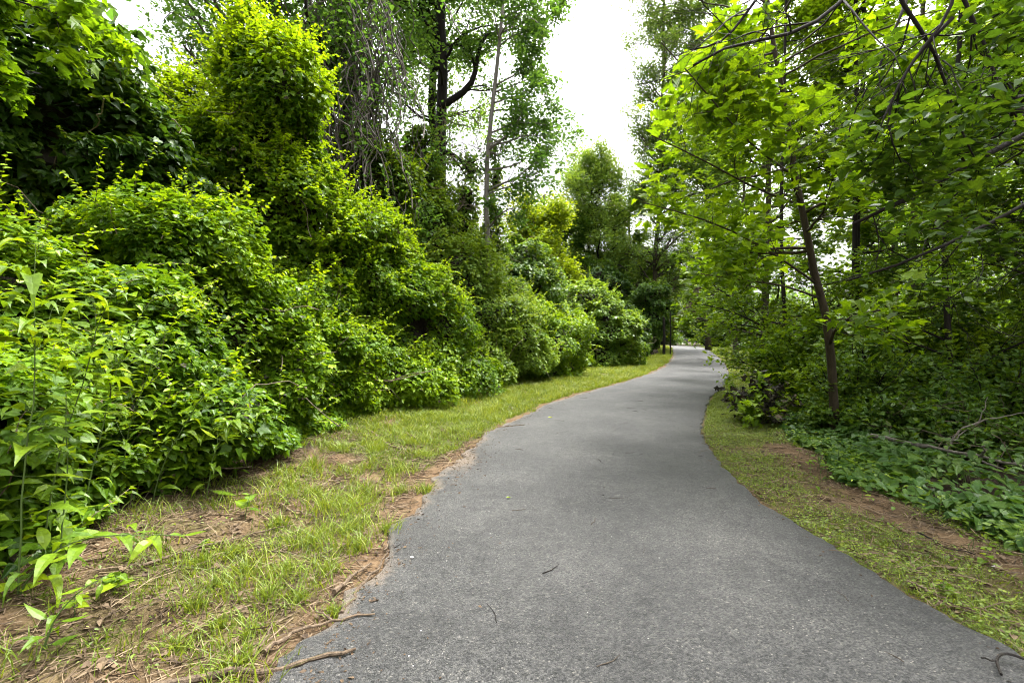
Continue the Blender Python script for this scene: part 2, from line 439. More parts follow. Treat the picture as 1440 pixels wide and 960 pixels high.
# ------------------------------------------------------------------ vine mounds
def ico_dirs(n):
    return nrm(rng.normal(size=(n, 3)))

def mound_disp(P, Nn, amp=1.0):
    S = P * np.array([1, 1, 1.6])
    return (.52 * vnoise(S, 1.0, 51) + .26 * vnoise(S, .45, 52) + .40 * vnoise(P, 2.1, 53)) * amp

def mound(label, ells, leaf=.085, dens=620, mat='vine', tmpl=HEART, shoots=40, amp=1.0, name='vine_mound', cat='vine thicket',
          bright=.0, group=None, shoot_len=(.2, .85), core=.42, cull=-.4, depth=.32, stems=50, lumps=11, droop=.6):
    ells = [(np.array(e[:3], float), np.array(e[3:6], float)) for e in ells]
    base = np.mean([e[0] for e in ells], 0)
    big = list(ells)
    for c, r in [e for e in big if e[1].max() > .7]:     # bulging sprays on the big masses
        for d in ico_dirs(lumps):
            if d[2] < -.25 or d[1] > .45: continue
            f = rng.uniform(.22, .42)
            ells.append((c + d * r * rng.uniform(.78, .95), np.minimum(r, 1.9) * f * np.array([1.1, 1.1, .85])))
    base[2] = float(height(base[0], base[1]))
    root = thing(name, base, label, cat, group)
    Ps, Ns = [], []
    for c, r in ells:
        p = 1.6
        area = 4 * np.pi * ((r[0] * r[1]) ** p + (r[0] * r[2]) ** p + (r[1] * r[2]) ** p) ** (1 / p) / 3 ** (1 / p)
        n = int(area * dens)
        d = ico_dirs(n)
        # area-correct thinning of the stretched sphere
        w = np.linalg.norm(d / r, axis=1) * r.prod() ** (1 / 3)
        d = d[rng.uniform(0, w.max(), n) < w * 1.15]
        P = c + d * r; Nn = nrm(d / r)
        P = P + Nn * mound_disp(P, Nn, amp)[:, None]
        keep = P[:, 2] > height(P[:, 0], P[:, 1]) + .03
        for c2, r2 in ells:
            if c2 is c: continue
            keep &= (((P - c2) / (r2 * .80)) ** 2).sum(1) > 1
        tocam = nrm(np.array([0, 0, CAMZ]) - P)
        keep &= (Nn * tocam).sum(1) > cull
        Ps.append(P[keep]); Ns.append(Nn[keep])
    P = np.concatenate(Ps); Nn = np.concatenate(Ns); N = len(P)
    mb = MB()
    # fine relief normal tilt + depth spread
    oth = rng.uniform(0, 1, N) < .17          # a second, lobed creeper mixed in
    dep = rng.uniform(0, 1, N) ** 1.6 * depth
    Q = P - Nn * dep[:, None]
    up = nrm(.5 * Nn + np.array([0, 0, .8]) + .38 * rvec(N))
    fw = Nn * .7 + np.array([0, 0, -droop]) + .65 * rvec(N)
    fw = fw - (fw * up).sum(1, keepdims=True) * up
    tint = .34 + bright + .15 * rng.normal(size=N) + .22 * vnoise(P, 1.3, 61) + .12 * vnoise(P, .5, 62)  # bright lifts the leaf tint where a mound should look lit
    size = leaf * rng.uniform(.55, 1.3, N)
    nb = ~oth
    leaves(mb, tmpl, Q[nb], fw[nb], up[nb], size[nb], tint[nb])
    leaves(mb, MAPLE, Q[oth], fw[oth], up[oth], size[oth] * 1.25, tint[oth] - .06)
    old = rng.choice(N, N // 90)
    leaves(mb, tmpl, Q[old] + Nn[old] * .03, fw[old], up[old], size[old] * .8, rng.uniform(0, .9, len(old)), 1)
    st = MB()
    # young shoots standing out on top, tinted lighter to imitate lit crests
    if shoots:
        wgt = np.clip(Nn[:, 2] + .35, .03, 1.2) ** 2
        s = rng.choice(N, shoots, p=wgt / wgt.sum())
        n = 7
        d = nrm(.55 * Nn[s] + np.array([0, 0, .6]) + .5 * rvec(shoots))
        ln = rng.uniform(*shoot_len, shoots)
        pts = [P[s] - d * .15]
        for k in range(n - 1):
            pts.append(pts[-1] + d * (ln / (n - 1))[:, None])
            d = nrm(d + np.array([0, 0, -.12]) + .12 * rvec(shoots))
        pl = np.stack(pts, 1)
        tubes(st, pl, np.linspace(.006, .002, n) * np.clip(leaf / .08, 1, 3), 3)
        q = 14
        t = np.tile(np.linspace(.2, 1, q), (shoots, 1)) * (n - 1)
        i0 = np.minimum(t.astype(int), n - 2); fr = (t - i0)[..., None]
        ii = np.arange(shoots)[:, None]
        lp = pl[ii, i0] * (1 - fr) + pl[ii, i0 + 1] * fr
        ta = nrm(pl[ii, i0 + 1] - pl[ii, i0])
        sd = nrm(np.cross(ta, np.array([0, 0, 1.])) + 1e-4)
        sg = np.where(np.arange(q) % 2 == 0, 1, -1)[None, :, None]
        lf = sd * sg + ta * .5 + .4 * rvec(shoots, q) + np.array([0, 0, -.2])
        lu = np.array([0, 0, 1.]) + .35 * rvec(shoots, q)
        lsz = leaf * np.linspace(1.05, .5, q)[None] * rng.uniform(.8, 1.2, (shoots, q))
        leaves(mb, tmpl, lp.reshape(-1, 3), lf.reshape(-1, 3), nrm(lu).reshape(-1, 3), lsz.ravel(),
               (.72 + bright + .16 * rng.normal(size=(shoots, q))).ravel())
    mb.build('foliage', [M[mat], M['dead']], root)
    # dark solid cores added inside to block light, then old stems around them
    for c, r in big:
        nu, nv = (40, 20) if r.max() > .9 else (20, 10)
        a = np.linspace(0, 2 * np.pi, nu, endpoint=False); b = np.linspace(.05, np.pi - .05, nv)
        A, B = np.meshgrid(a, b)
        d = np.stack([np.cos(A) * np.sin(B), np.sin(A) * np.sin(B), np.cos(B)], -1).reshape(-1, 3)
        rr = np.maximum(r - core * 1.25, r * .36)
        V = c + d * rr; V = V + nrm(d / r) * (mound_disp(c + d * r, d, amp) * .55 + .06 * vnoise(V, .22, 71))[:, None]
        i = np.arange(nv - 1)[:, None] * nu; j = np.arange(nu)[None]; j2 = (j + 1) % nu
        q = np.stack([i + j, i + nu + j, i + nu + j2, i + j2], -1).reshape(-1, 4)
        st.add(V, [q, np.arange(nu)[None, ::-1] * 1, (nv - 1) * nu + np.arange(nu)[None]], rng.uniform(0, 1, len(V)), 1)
    if stems:
        s = rng.choice(N, stems)
        n = 8; d = nrm(rvec(stems) * [.7, .7, .6] + np.array([0, 0, -.6]))
        pts = [P[s] - Nn[s] * core * .6]
        for k in range(n - 1):
            d = nrm(d + .35 * rvec(stems)); pts.append(pts[-1] + d * .16)
        tubes(st, np.stack(pts, 1), np.full(n, .006) * np.clip(leaf / .08, 1, 2), 4)
    st.build('stems_and_core', [M['vstem'], M['core']], root)
    return root

# ------------------------------------------------------------------ trees
def grow(P, R, nper, t0, t1, ang, length, npts=6, trop=0.0, wob=.15, rr=.55, bias=None):
    m, n, _ = P.shape
    idx = np.repeat(np.arange(m), nper); K = len(idx)
    t = rng.uniform(t0, t1, K) * (n - 1)
    i0 = np.minimum(t.astype(int), n - 2); fr = (t - i0)[:, None]
    p = P[idx, i0] * (1 - fr) + P[idx, i0 + 1] * fr
    tan = nrm(P[idx, i0 + 1] - P[idx, i0])
    r0 = R[idx, i0] * (1 - fr[:, 0]) + R[idx, i0 + 1] * fr[:, 0]
    pr = rvec(K)
    if bias is not None: pr = pr + np.asarray(bias)
    pr = nrm(pr - (pr * tan).sum(1, keepdims=True) * tan)
    a = np.radians(ang) + rng.normal(0, .18, K)
    d = tan * np.cos(a)[:, None] + pr * np.sin(a)[:, None]
    L = length * rng.uniform(.6, 1.2, K) * (1 - .35 * t / (n - 1))
    pts = [p]
    for k in range(npts - 1):
        pts.append(pts[-1] + d * (L / (npts - 1))[:, None])
        d = nrm(d + np.array([0, 0, trop]) + wob * rvec(K))
    return np.stack(pts, 1), (np.minimum(r0 * rr, L * .03 + .004))[:, None] * np.linspace(1, .3, npts)[None]

def twig_leaves(mb, P, q, tmpl, size, tint, mat=0, spread=.06, t0=.15, updir=.9, droop=.25, keepf=None):
    m, n, _ = P.shape
    t = rng.uniform(t0, 1, (m, q)) * (n - 1)
    i0 = np.minimum(t.astype(int), n - 2); fr = (t - i0)[..., None]
    ii = np.arange(m)[:, None]
    p = P[ii, i0] * (1 - fr) + P[ii, i0 + 1] * fr + spread * rvec(m, q)
    ta = nrm(P[ii, i0 + 1] - P[ii, i0])
    fw = ta * .5 + .75 * rvec(m, q) + np.array([0, 0, -droop])
    up = nrm(np.array([0, 0, updir]) + .45 * rvec(m, q))
    p, fw, up = p.reshape(-1, 3), fw.reshape(-1, 3), up.reshape(-1, 3)
    tn = tint + .17 * rng.normal(size=len(p)) + .14 * vnoise(p, .9, 81)
    sz = size * rng.uniform(.55, 1.25, len(p))
    if keepf is not None:
        k = keepf(p); p, fw, up, tn, sz = p[k], fw[k], up[k], tn[k], sz[k]
    fw = fw - (fw * up).sum(1, keepdims=True) * up
    leaves(mb, tmpl, p, fw, up, sz, tn, mat)

def resample(pts, n):
    pts = np.array(pts, float)
    s = np.concatenate([[0], np.cumsum(np.linalg.norm(np.diff(pts, axis=0), axis=1))])
    x = np.linspace(0, s[-1], n)
    o = np.stack([np.interp(x, s, pts[:, k]) for k in range(3)], -1)
    o[1:-1] = (o[:-2] + 2 * o[1:-1] + o[2:]) / 4
    return o

def tree(label, trunk, r0, r1, limbs=(10, .3, 1, 60, 3.0, .05), sub=(6, 45, 1.4), twig=(7, 45, .6), q=18, tmpl=DIAM, leaf=.13,
         mat='wood_leaf', bark='bark', tint=.45, name='woodland_tree', cat='tree', group=None, bias=None, droop=.25, extra=None,
         sides=8, wob=.16, keepf=None, updir=.9, spread=.07, tw_trop=-.03, extra_limbs=None, lr=.5):
    T = resample(trunk, 12)[None]
    # small natural wander
    T[0, 1:-1] += .25 * r0 * rvec(10)
    R = np.linspace(r0, r1, 12)[None]
    R[0, 0] *= 1.35
    root = thing(name, T[0, 0], label, cat, group)
    tb = MB()
    tubes(tb, T, R, sides, tint=.5)
    n, t0, t1, ang, ln, trop = limbs
    A, RA = grow(T, R, n, t0, t1, ang, ln, 8, trop, wob, lr, bias)
    if extra_limbs:
        E = np.stack([resample(e[0], 8) for e in extra_limbs]); RE = np.stack([np.linspace(e[1], e[1] * .35, 8) for e in extra_limbs])
        A = np.concatenate([A, E]); RA = np.concatenate([RA, RE])
    tubes(tb, A, RA, 6, tint=.5)
    B, RB = grow(A, RA, sub[0], .2, 1, sub[1], sub[2], 6, 0, .2, .55)
    tubes(tb, B, RB, 4, tint=.5)
    C, RC = grow(B, RB, twig[0], .15, 1, twig[1], twig[2], 4, tw_trop, .2, .6)
    tubes(tb, C, RC, 3, tint=.5, cap=False)
    tb.build('trunk', M[bark], root, smooth=True)
    cb = MB()
    twig_leaves(cb, C, q, tmpl, leaf, tint, spread=spread, droop=droop, keepf=keepf, updir=updir)
    twig_leaves(cb, B, q // 2, tmpl, leaf, tint, spread=spread, droop=droop, keepf=keepf, updir=updir, t0=.5)
    cb.build('crown', M[mat], root)
    if extra: extra(root, T, A)
    return root

def strands(root, name, starts, ends, r, mat, n=14, wob=.06, leafy=None, k=4):
    """hanging vines from starts to ends"""
    m = len(starts)
    t = np.linspace(0, 1, n)[None, :, None]
    P = starts[:, None] * (1 - t) + ends[:, None] * t
    w = np.cumsum(rvec(m, n) * wob, axis=1) * np.array([1, 1, .3])
    w -= w[:, :1]
    P = P + w * np.minimum(1, 4 * t)
    mb = MB(); tubes(mb, P, np.broadcast_to(r, (m,))[:, None] * np.ones((m, n)), k)
    mb.build(name, M[mat], root)
    return P

# ================================================================== LEFT SIDE: vine mounds
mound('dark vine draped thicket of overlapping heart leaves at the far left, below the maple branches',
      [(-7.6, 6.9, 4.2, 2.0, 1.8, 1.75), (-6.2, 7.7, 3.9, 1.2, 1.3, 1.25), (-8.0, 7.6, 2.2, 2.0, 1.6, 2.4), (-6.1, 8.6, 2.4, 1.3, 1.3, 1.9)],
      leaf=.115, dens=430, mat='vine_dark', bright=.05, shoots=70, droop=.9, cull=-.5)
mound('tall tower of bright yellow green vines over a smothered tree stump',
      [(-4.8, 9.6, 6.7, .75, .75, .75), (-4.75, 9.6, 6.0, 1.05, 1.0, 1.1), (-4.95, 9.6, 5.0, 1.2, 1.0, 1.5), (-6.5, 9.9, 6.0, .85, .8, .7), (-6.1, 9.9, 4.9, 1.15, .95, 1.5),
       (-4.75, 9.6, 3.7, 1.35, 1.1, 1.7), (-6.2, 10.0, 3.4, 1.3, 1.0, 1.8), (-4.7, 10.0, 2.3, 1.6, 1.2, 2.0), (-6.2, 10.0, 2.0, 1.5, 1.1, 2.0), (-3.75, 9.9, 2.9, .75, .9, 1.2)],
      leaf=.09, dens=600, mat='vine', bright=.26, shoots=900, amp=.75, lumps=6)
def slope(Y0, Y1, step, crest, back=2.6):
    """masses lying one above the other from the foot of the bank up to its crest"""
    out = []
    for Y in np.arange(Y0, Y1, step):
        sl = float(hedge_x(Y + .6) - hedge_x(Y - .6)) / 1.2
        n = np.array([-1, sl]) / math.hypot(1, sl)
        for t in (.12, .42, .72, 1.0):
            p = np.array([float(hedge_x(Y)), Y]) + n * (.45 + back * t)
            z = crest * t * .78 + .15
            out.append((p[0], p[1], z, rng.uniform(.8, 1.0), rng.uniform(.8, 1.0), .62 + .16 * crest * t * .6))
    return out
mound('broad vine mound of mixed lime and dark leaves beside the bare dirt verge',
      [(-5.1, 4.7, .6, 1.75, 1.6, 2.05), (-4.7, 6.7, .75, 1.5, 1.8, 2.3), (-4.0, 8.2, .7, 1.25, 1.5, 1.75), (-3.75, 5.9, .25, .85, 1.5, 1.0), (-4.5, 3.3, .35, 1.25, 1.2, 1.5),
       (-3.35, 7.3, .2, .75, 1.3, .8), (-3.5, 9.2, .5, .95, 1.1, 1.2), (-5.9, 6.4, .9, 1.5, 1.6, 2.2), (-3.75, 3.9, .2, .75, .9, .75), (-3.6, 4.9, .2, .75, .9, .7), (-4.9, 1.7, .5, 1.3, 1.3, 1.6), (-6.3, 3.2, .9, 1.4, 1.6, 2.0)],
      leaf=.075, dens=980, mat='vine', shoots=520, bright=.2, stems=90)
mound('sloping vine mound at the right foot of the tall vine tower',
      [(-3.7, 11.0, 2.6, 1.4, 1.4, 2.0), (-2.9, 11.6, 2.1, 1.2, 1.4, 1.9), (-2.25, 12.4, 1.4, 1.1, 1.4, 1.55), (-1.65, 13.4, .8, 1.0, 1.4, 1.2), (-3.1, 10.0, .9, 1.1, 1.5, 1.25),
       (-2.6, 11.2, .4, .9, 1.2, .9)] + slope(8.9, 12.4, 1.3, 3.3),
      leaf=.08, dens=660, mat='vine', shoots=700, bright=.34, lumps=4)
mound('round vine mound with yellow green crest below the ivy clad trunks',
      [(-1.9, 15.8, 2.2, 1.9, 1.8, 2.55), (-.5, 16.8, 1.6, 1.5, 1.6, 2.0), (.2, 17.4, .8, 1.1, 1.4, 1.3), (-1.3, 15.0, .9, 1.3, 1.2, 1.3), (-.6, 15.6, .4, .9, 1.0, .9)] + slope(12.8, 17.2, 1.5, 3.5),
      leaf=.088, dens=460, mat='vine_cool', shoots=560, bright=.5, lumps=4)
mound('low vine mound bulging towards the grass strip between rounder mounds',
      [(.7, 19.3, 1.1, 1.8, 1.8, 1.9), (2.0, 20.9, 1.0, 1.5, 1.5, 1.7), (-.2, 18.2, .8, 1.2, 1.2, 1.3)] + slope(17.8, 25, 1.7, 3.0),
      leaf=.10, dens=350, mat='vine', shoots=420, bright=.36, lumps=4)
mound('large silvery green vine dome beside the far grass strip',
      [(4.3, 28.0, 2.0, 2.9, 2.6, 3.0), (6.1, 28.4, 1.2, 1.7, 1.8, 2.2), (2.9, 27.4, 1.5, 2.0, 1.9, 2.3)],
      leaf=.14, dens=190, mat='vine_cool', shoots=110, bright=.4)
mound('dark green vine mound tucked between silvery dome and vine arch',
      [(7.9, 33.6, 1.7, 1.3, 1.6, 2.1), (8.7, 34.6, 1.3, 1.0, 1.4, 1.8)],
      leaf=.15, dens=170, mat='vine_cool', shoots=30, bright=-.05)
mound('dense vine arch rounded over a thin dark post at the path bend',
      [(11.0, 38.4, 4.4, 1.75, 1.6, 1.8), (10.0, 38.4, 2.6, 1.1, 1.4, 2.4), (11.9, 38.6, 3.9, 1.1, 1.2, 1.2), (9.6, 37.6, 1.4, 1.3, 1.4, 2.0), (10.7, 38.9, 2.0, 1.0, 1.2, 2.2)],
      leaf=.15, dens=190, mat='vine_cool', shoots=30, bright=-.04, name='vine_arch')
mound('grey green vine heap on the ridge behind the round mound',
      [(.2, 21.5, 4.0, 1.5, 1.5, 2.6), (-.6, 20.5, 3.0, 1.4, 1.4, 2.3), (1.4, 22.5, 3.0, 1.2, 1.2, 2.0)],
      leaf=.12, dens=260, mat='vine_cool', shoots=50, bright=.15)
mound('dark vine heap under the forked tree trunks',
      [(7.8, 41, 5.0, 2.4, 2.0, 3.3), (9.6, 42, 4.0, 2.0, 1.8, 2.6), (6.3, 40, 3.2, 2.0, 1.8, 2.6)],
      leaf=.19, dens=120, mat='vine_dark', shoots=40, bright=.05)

# posts under the vine arch
def post(px, ytop, ybot, Y, r, label):
    p0 = at(px, ybot, Y); p0[2] = float(height(p0[0], Y)) - .1
    p1 = at(px, ytop, Y)
    root = thing('bare_post', p0, label, 'post')
    mb = MB(); tubes(mb, resample([p0, (p0 + p1) / 2 + [.03, 0, 0], p1], 8), np.linspace(r, r * .8, 8), 8, tint=.3)
    mb.build('shaft', M['bark_dark'], root)
    mb = MB(); q = p1.copy()
    tubes(mb, resample([q + [-.35, 0, -.12], q + [-.1, 0, .04], q + [.02, 0, -.02]], 5), np.full(5, .02), 5, tint=.3)
    mb.build('vine_stub', M['bark_dark'], root)
post(942.5, 438, 492, 37, .055, 'thin dark post standing clear of the vine arch')
post(933.5, 446, 508, 36.6, .12, 'thicker dark post half hidden under the vine arch')

# ------------------------------------------------------------------ trees behind the left mounds
def vine_hang(root, T, A):
    n = 190
    s = np.stack([rng.uniform(-5.3, -3.1, n), rng.uniform(12.1, 13.2, n), rng.uniform(8.5, 12.5, n)], -1)
    e = s + np.stack([rng.normal(.25, .25, n), rng.normal(0, .2, n), -rng.uniform(2.5, 7, n)], -1)
    P = strands(root, 'hanging_vines', s, e, rng.uniform(.006, .022, n), 'greyvine', wob=.15)
    lb = MB(); twig_leaves(lb, P[rng.choice(n, 70)], 60, HEART, .10, .5, spread=.11, droop=.8); lb.build('vine_leaves', M['cool_wood'], root)
tree('tall dark trunk hung with curtains of grey dead vines behind the vine tower',
     [(-4.6, 14, 0), (-4.5, 14.1, 4), (-4.75, 14, 8), (-4.4, 14.2, 14)], .34, .16, limbs=(20, .36, 1, 65, 3.6, .02), sub=(6, 45, 1.5), twig=(6, 45, .7),
     q=24, leaf=.13, mat='cool_wood', bark='bark_dark', tint=.52, spread=.22, name='vine_hung_tree', extra=vine_hang)
tree('spreading tree with grey limbs filling the sky above the vine tower',
     [(-8.2, 15.5, 0), (-8.0, 15.5, 5), (-7.6, 15.3, 11), (-7.2, 15, 16)], .26, .1, limbs=(40, .3, 1, 66, 4.2, .0), sub=(6, 45, 1.6), twig=(6, 45, .7),
     q=15, leaf=.14, mat='cool_wood', bark='bark', tint=.5, spread=.25, name='woodland_tree')
tree('vine laden tree filling the gap between the hanging vines and the crooked limb', [(-3.2, 20.5, 0), (-3.1, 20.5, 6), (-3.3, 20.4, 13), (-3.0, 20.3, 21)], .24, .1,
     limbs=(30, .45, 1, 68, 3.2, .0), sub=(6, 45, 1.3), twig=(6, 45, .65), q=12, leaf=.16, mat='cool_wood', bark='bark_dark', tint=.8, spread=.25, name='woodland_tree')
tree('leaning tree with a dark crooked limb reaching out over the ivy clad trunk',
     [(-2.9, 17.6, 0), (-2.7, 17.8, 4), (-2.6, 18, 8), (-2.7, 18, 13), (-2.5, 18, 21)], .26, .12, limbs=(30, .5, 1, 68, 3.7, .0), sub=(6, 45, 1.3), twig=(6, 45, .65),
     q=18, leaf=.14, mat='cool_wood', bark='bark_dark', tint=.62, spread=.22, name='woodland_tree',
     extra_limbs=[([at(618, 152, 17.6), at(640, 136, 17.5), at(662, 128, 17.4), at(671, 95, 17.4), at(672, 62, 17.5), at(688, 45, 17.5)], .15),
                  ([at(600, 225, 17.4), at(612, 214, 17.3), at(632, 213, 17.2), at(650, 226, 17.2), at(662, 245, 17)], .11)])
tree('slender pale trunked tree with small drooping leaves against the white sky',
     [at(688, 420, 16.6) * [1, 1, 0], at(686, 300, 16.6), at(685, 215, 16.6), at(693, 120, 16.6), at(706, 50, 16.6), at(712, -60, 16.6), at(715, -150, 16.6)], .11, .04,
     limbs=(30, .30, 1, 70, 2.9, -.03), sub=(6, 45, 1.2), twig=(6, 40, .5), q=15, tmpl=OVAL, leaf=.13, mat='cool_wood', bark='bark_pale', tint=.5,
     name='pale_trunked_tree', bias=(.85, -.1, 0), droop=.6, spread=.12)
# bare twig tangle on the trunk
def bare_tangle(root, T, A):
    pass
def ivy_column(label, pts, r, dens, leaf, mat='vine_cool', bright=0.0, shoots=40):
    ells = []
    pts = [np.array(p, float) for p in pts]
    for p, rr in zip(pts, r): ells.append((*p, rr, rr, rr * 1.6))
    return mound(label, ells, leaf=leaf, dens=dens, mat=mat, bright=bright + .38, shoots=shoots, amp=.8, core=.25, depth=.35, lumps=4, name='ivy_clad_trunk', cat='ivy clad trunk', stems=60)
ivy_column('ivy clad trunk widening downwards behind the sloping vine mound', [at(588, 210, 16), at(585, 250, 16), at(590, 295, 15.9), at(600, 330, 15.8), (-2.9, 16.4, 2.2)], [.5, .75, .95, 1.1, 1.2], 300, .11)
ivy_column('slim ivy clad trunk in front of the pale trunked tree', [at(700, 250, 18.5), at(694, 300, 18.5), at(690, 345, 18.5), (-.8, 18.6, 2.4)], [.35, .5, .6, .7], 280, .12, bright=-.05)
ivy_column('ivy clad trunk left of the slim ivy clad one', [at(660, 235, 19.5), at(655, 285, 19.5), at(650, 330, 19.5), (-2.1, 19.6, 2.6)], [.4, .6, .8, 1.0], 260, .12, bright=-.1)
ivy_column('dark ivy clad trunk among the hanging dead vines', [at(500, 150, 13.2), at(508, 205, 13.2), at(520, 260, 13.2), at(530, 300, 13.1), (-3.9, 13.4, 2.2)], [.3, .5, .8, 1.0, 1.3], 280, .10, mat='vine_dark')

# dead twig thicket hanging in the gap
def twig_tangle(label, c, r, n, L, rad, mat='vstem', name='dead_vine_tangle', dirz=-.5):
    root = thing(name, np.array(c) - [0, 0, r[2]], label, 'dead vines')
    s = np.array(c) + rng.uniform(-1, 1, (n, 3)) * r
    d = nrm(rvec(n) * [.8, .5, .7] + np.array([.1, 0, dirz]))
    pts = [s]
    for k in range(9):
        d = nrm(d + .22 * rvec(n) + np.array([0, 0, -.05])); pts.append(pts[-1] + d * L / 9)
    P = np.stack(pts, 1)
    mb = MB(); tubes(mb, P, np.linspace(rad, rad * .35, 10), 4)
    B, RB = grow(P, np.full(P.shape[:2], rad), 3, .2, .9, 45, L * .4, 5, -.02, .25, .5)
    tubes(mb, B, RB, 3)
    mb.build('stems', M[mat], root)
twig_tangle('leafless grey twig tangle hanging before the white sky beside the pale trunk', at(655, 180, 17), (.9, .4, .9), 34, 1.6, .014)
twig_tangle('curtain of dead vine stems below the crooked limb', at(625, 260, 17), (.8, .4, 1.0), 40, 2.0, .014)

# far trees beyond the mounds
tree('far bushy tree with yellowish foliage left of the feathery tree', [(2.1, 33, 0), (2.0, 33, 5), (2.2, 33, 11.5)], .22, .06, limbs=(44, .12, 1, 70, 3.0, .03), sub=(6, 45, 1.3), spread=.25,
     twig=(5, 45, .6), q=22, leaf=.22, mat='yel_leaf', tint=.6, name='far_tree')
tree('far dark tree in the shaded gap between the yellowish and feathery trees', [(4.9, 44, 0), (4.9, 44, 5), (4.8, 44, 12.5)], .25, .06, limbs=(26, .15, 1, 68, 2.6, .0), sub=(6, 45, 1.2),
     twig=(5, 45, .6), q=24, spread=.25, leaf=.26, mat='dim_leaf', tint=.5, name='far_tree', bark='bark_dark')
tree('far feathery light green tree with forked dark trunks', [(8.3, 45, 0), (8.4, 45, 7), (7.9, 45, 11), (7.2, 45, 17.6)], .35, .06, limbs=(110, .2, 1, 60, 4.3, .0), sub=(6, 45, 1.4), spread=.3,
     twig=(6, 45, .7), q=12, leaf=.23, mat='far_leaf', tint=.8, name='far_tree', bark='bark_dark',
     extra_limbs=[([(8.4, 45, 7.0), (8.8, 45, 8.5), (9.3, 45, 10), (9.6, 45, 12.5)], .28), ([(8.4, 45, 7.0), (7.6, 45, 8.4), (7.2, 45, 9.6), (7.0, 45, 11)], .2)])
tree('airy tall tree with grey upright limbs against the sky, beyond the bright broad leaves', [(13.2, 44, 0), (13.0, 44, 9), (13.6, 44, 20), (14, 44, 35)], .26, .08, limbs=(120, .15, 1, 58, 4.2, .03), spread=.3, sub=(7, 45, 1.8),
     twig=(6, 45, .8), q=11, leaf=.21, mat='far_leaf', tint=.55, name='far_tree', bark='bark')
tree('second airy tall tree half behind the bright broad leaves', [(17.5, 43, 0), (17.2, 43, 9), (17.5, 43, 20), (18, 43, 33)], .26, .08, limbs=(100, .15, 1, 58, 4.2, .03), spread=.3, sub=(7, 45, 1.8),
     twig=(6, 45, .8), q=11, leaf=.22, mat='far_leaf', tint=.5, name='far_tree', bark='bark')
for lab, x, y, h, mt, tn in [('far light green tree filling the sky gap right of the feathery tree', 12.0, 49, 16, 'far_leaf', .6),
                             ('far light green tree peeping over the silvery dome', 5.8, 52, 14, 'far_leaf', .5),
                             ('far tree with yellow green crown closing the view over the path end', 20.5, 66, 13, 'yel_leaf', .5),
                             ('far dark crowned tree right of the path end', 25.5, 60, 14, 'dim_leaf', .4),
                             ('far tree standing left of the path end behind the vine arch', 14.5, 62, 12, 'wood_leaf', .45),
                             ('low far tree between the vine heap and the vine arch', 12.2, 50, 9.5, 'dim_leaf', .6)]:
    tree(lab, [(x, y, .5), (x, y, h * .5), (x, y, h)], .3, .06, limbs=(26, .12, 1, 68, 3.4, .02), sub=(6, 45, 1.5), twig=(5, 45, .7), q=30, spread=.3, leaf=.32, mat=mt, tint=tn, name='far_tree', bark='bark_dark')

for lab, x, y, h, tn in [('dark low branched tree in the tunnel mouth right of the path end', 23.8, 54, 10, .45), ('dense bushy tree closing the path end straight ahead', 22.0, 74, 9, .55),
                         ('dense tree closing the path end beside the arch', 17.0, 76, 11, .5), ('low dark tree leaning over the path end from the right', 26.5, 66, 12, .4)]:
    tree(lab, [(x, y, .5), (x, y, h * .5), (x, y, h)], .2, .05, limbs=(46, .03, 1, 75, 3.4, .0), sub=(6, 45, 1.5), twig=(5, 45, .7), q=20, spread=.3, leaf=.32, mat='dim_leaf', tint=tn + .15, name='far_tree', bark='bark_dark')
# distant woods that read as one mass
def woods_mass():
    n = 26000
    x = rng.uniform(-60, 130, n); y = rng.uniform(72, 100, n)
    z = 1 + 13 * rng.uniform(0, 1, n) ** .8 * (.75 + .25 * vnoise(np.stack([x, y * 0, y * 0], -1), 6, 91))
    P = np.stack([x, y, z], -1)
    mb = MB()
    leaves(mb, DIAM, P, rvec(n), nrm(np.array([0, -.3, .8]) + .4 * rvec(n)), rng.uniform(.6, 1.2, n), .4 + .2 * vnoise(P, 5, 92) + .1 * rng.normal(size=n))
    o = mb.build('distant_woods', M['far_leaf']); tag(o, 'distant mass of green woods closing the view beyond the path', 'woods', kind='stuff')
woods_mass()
def side_woods():
    n = 170000
    x = rng.uniform(14, 75, n); y = rng.uniform(-5, 70, n)
    k = (x - 1.0 * y * .62 > 5) | (y < 0); k &= np.hypot(x, y) > 21
    x, y = x[k], y[k]; n = len(x)
    z = -.2 + 19 * rng.uniform(0, 1, n) ** 1.15
    P = np.stack([x, y, z], -1)
    k = vnoise(P, 2.4, 93) + .5 * vnoise(P, 1.1, 94) > -.1
    P = P[k]; n = len(P)
    mb = MB()
    leaves(mb, DIAM, P, rvec(n) * [1, 1, .5], nrm(np.array([0, 0, 1.]) + .4 * rvec(n)), rng.uniform(.35, .75, n), .5 + .2 * vnoise(P, 5, 92) + .12 * rng.normal(size=n))
    o = mb.build('distant_woods', M['wood_leaf']); tag(o, 'deep mass of green woods behind the trunks of the right hand wood', 'woods', kind='stuff')
side_woods()

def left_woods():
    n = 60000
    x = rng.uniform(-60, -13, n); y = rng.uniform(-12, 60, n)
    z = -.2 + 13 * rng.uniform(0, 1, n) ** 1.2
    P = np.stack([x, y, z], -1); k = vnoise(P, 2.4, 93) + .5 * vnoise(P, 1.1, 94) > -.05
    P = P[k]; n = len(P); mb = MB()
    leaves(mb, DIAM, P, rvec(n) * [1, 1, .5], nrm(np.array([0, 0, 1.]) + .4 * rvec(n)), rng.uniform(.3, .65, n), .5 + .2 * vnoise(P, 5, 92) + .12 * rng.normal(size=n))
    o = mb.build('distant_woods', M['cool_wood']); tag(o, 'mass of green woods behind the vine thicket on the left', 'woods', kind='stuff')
left_woods()
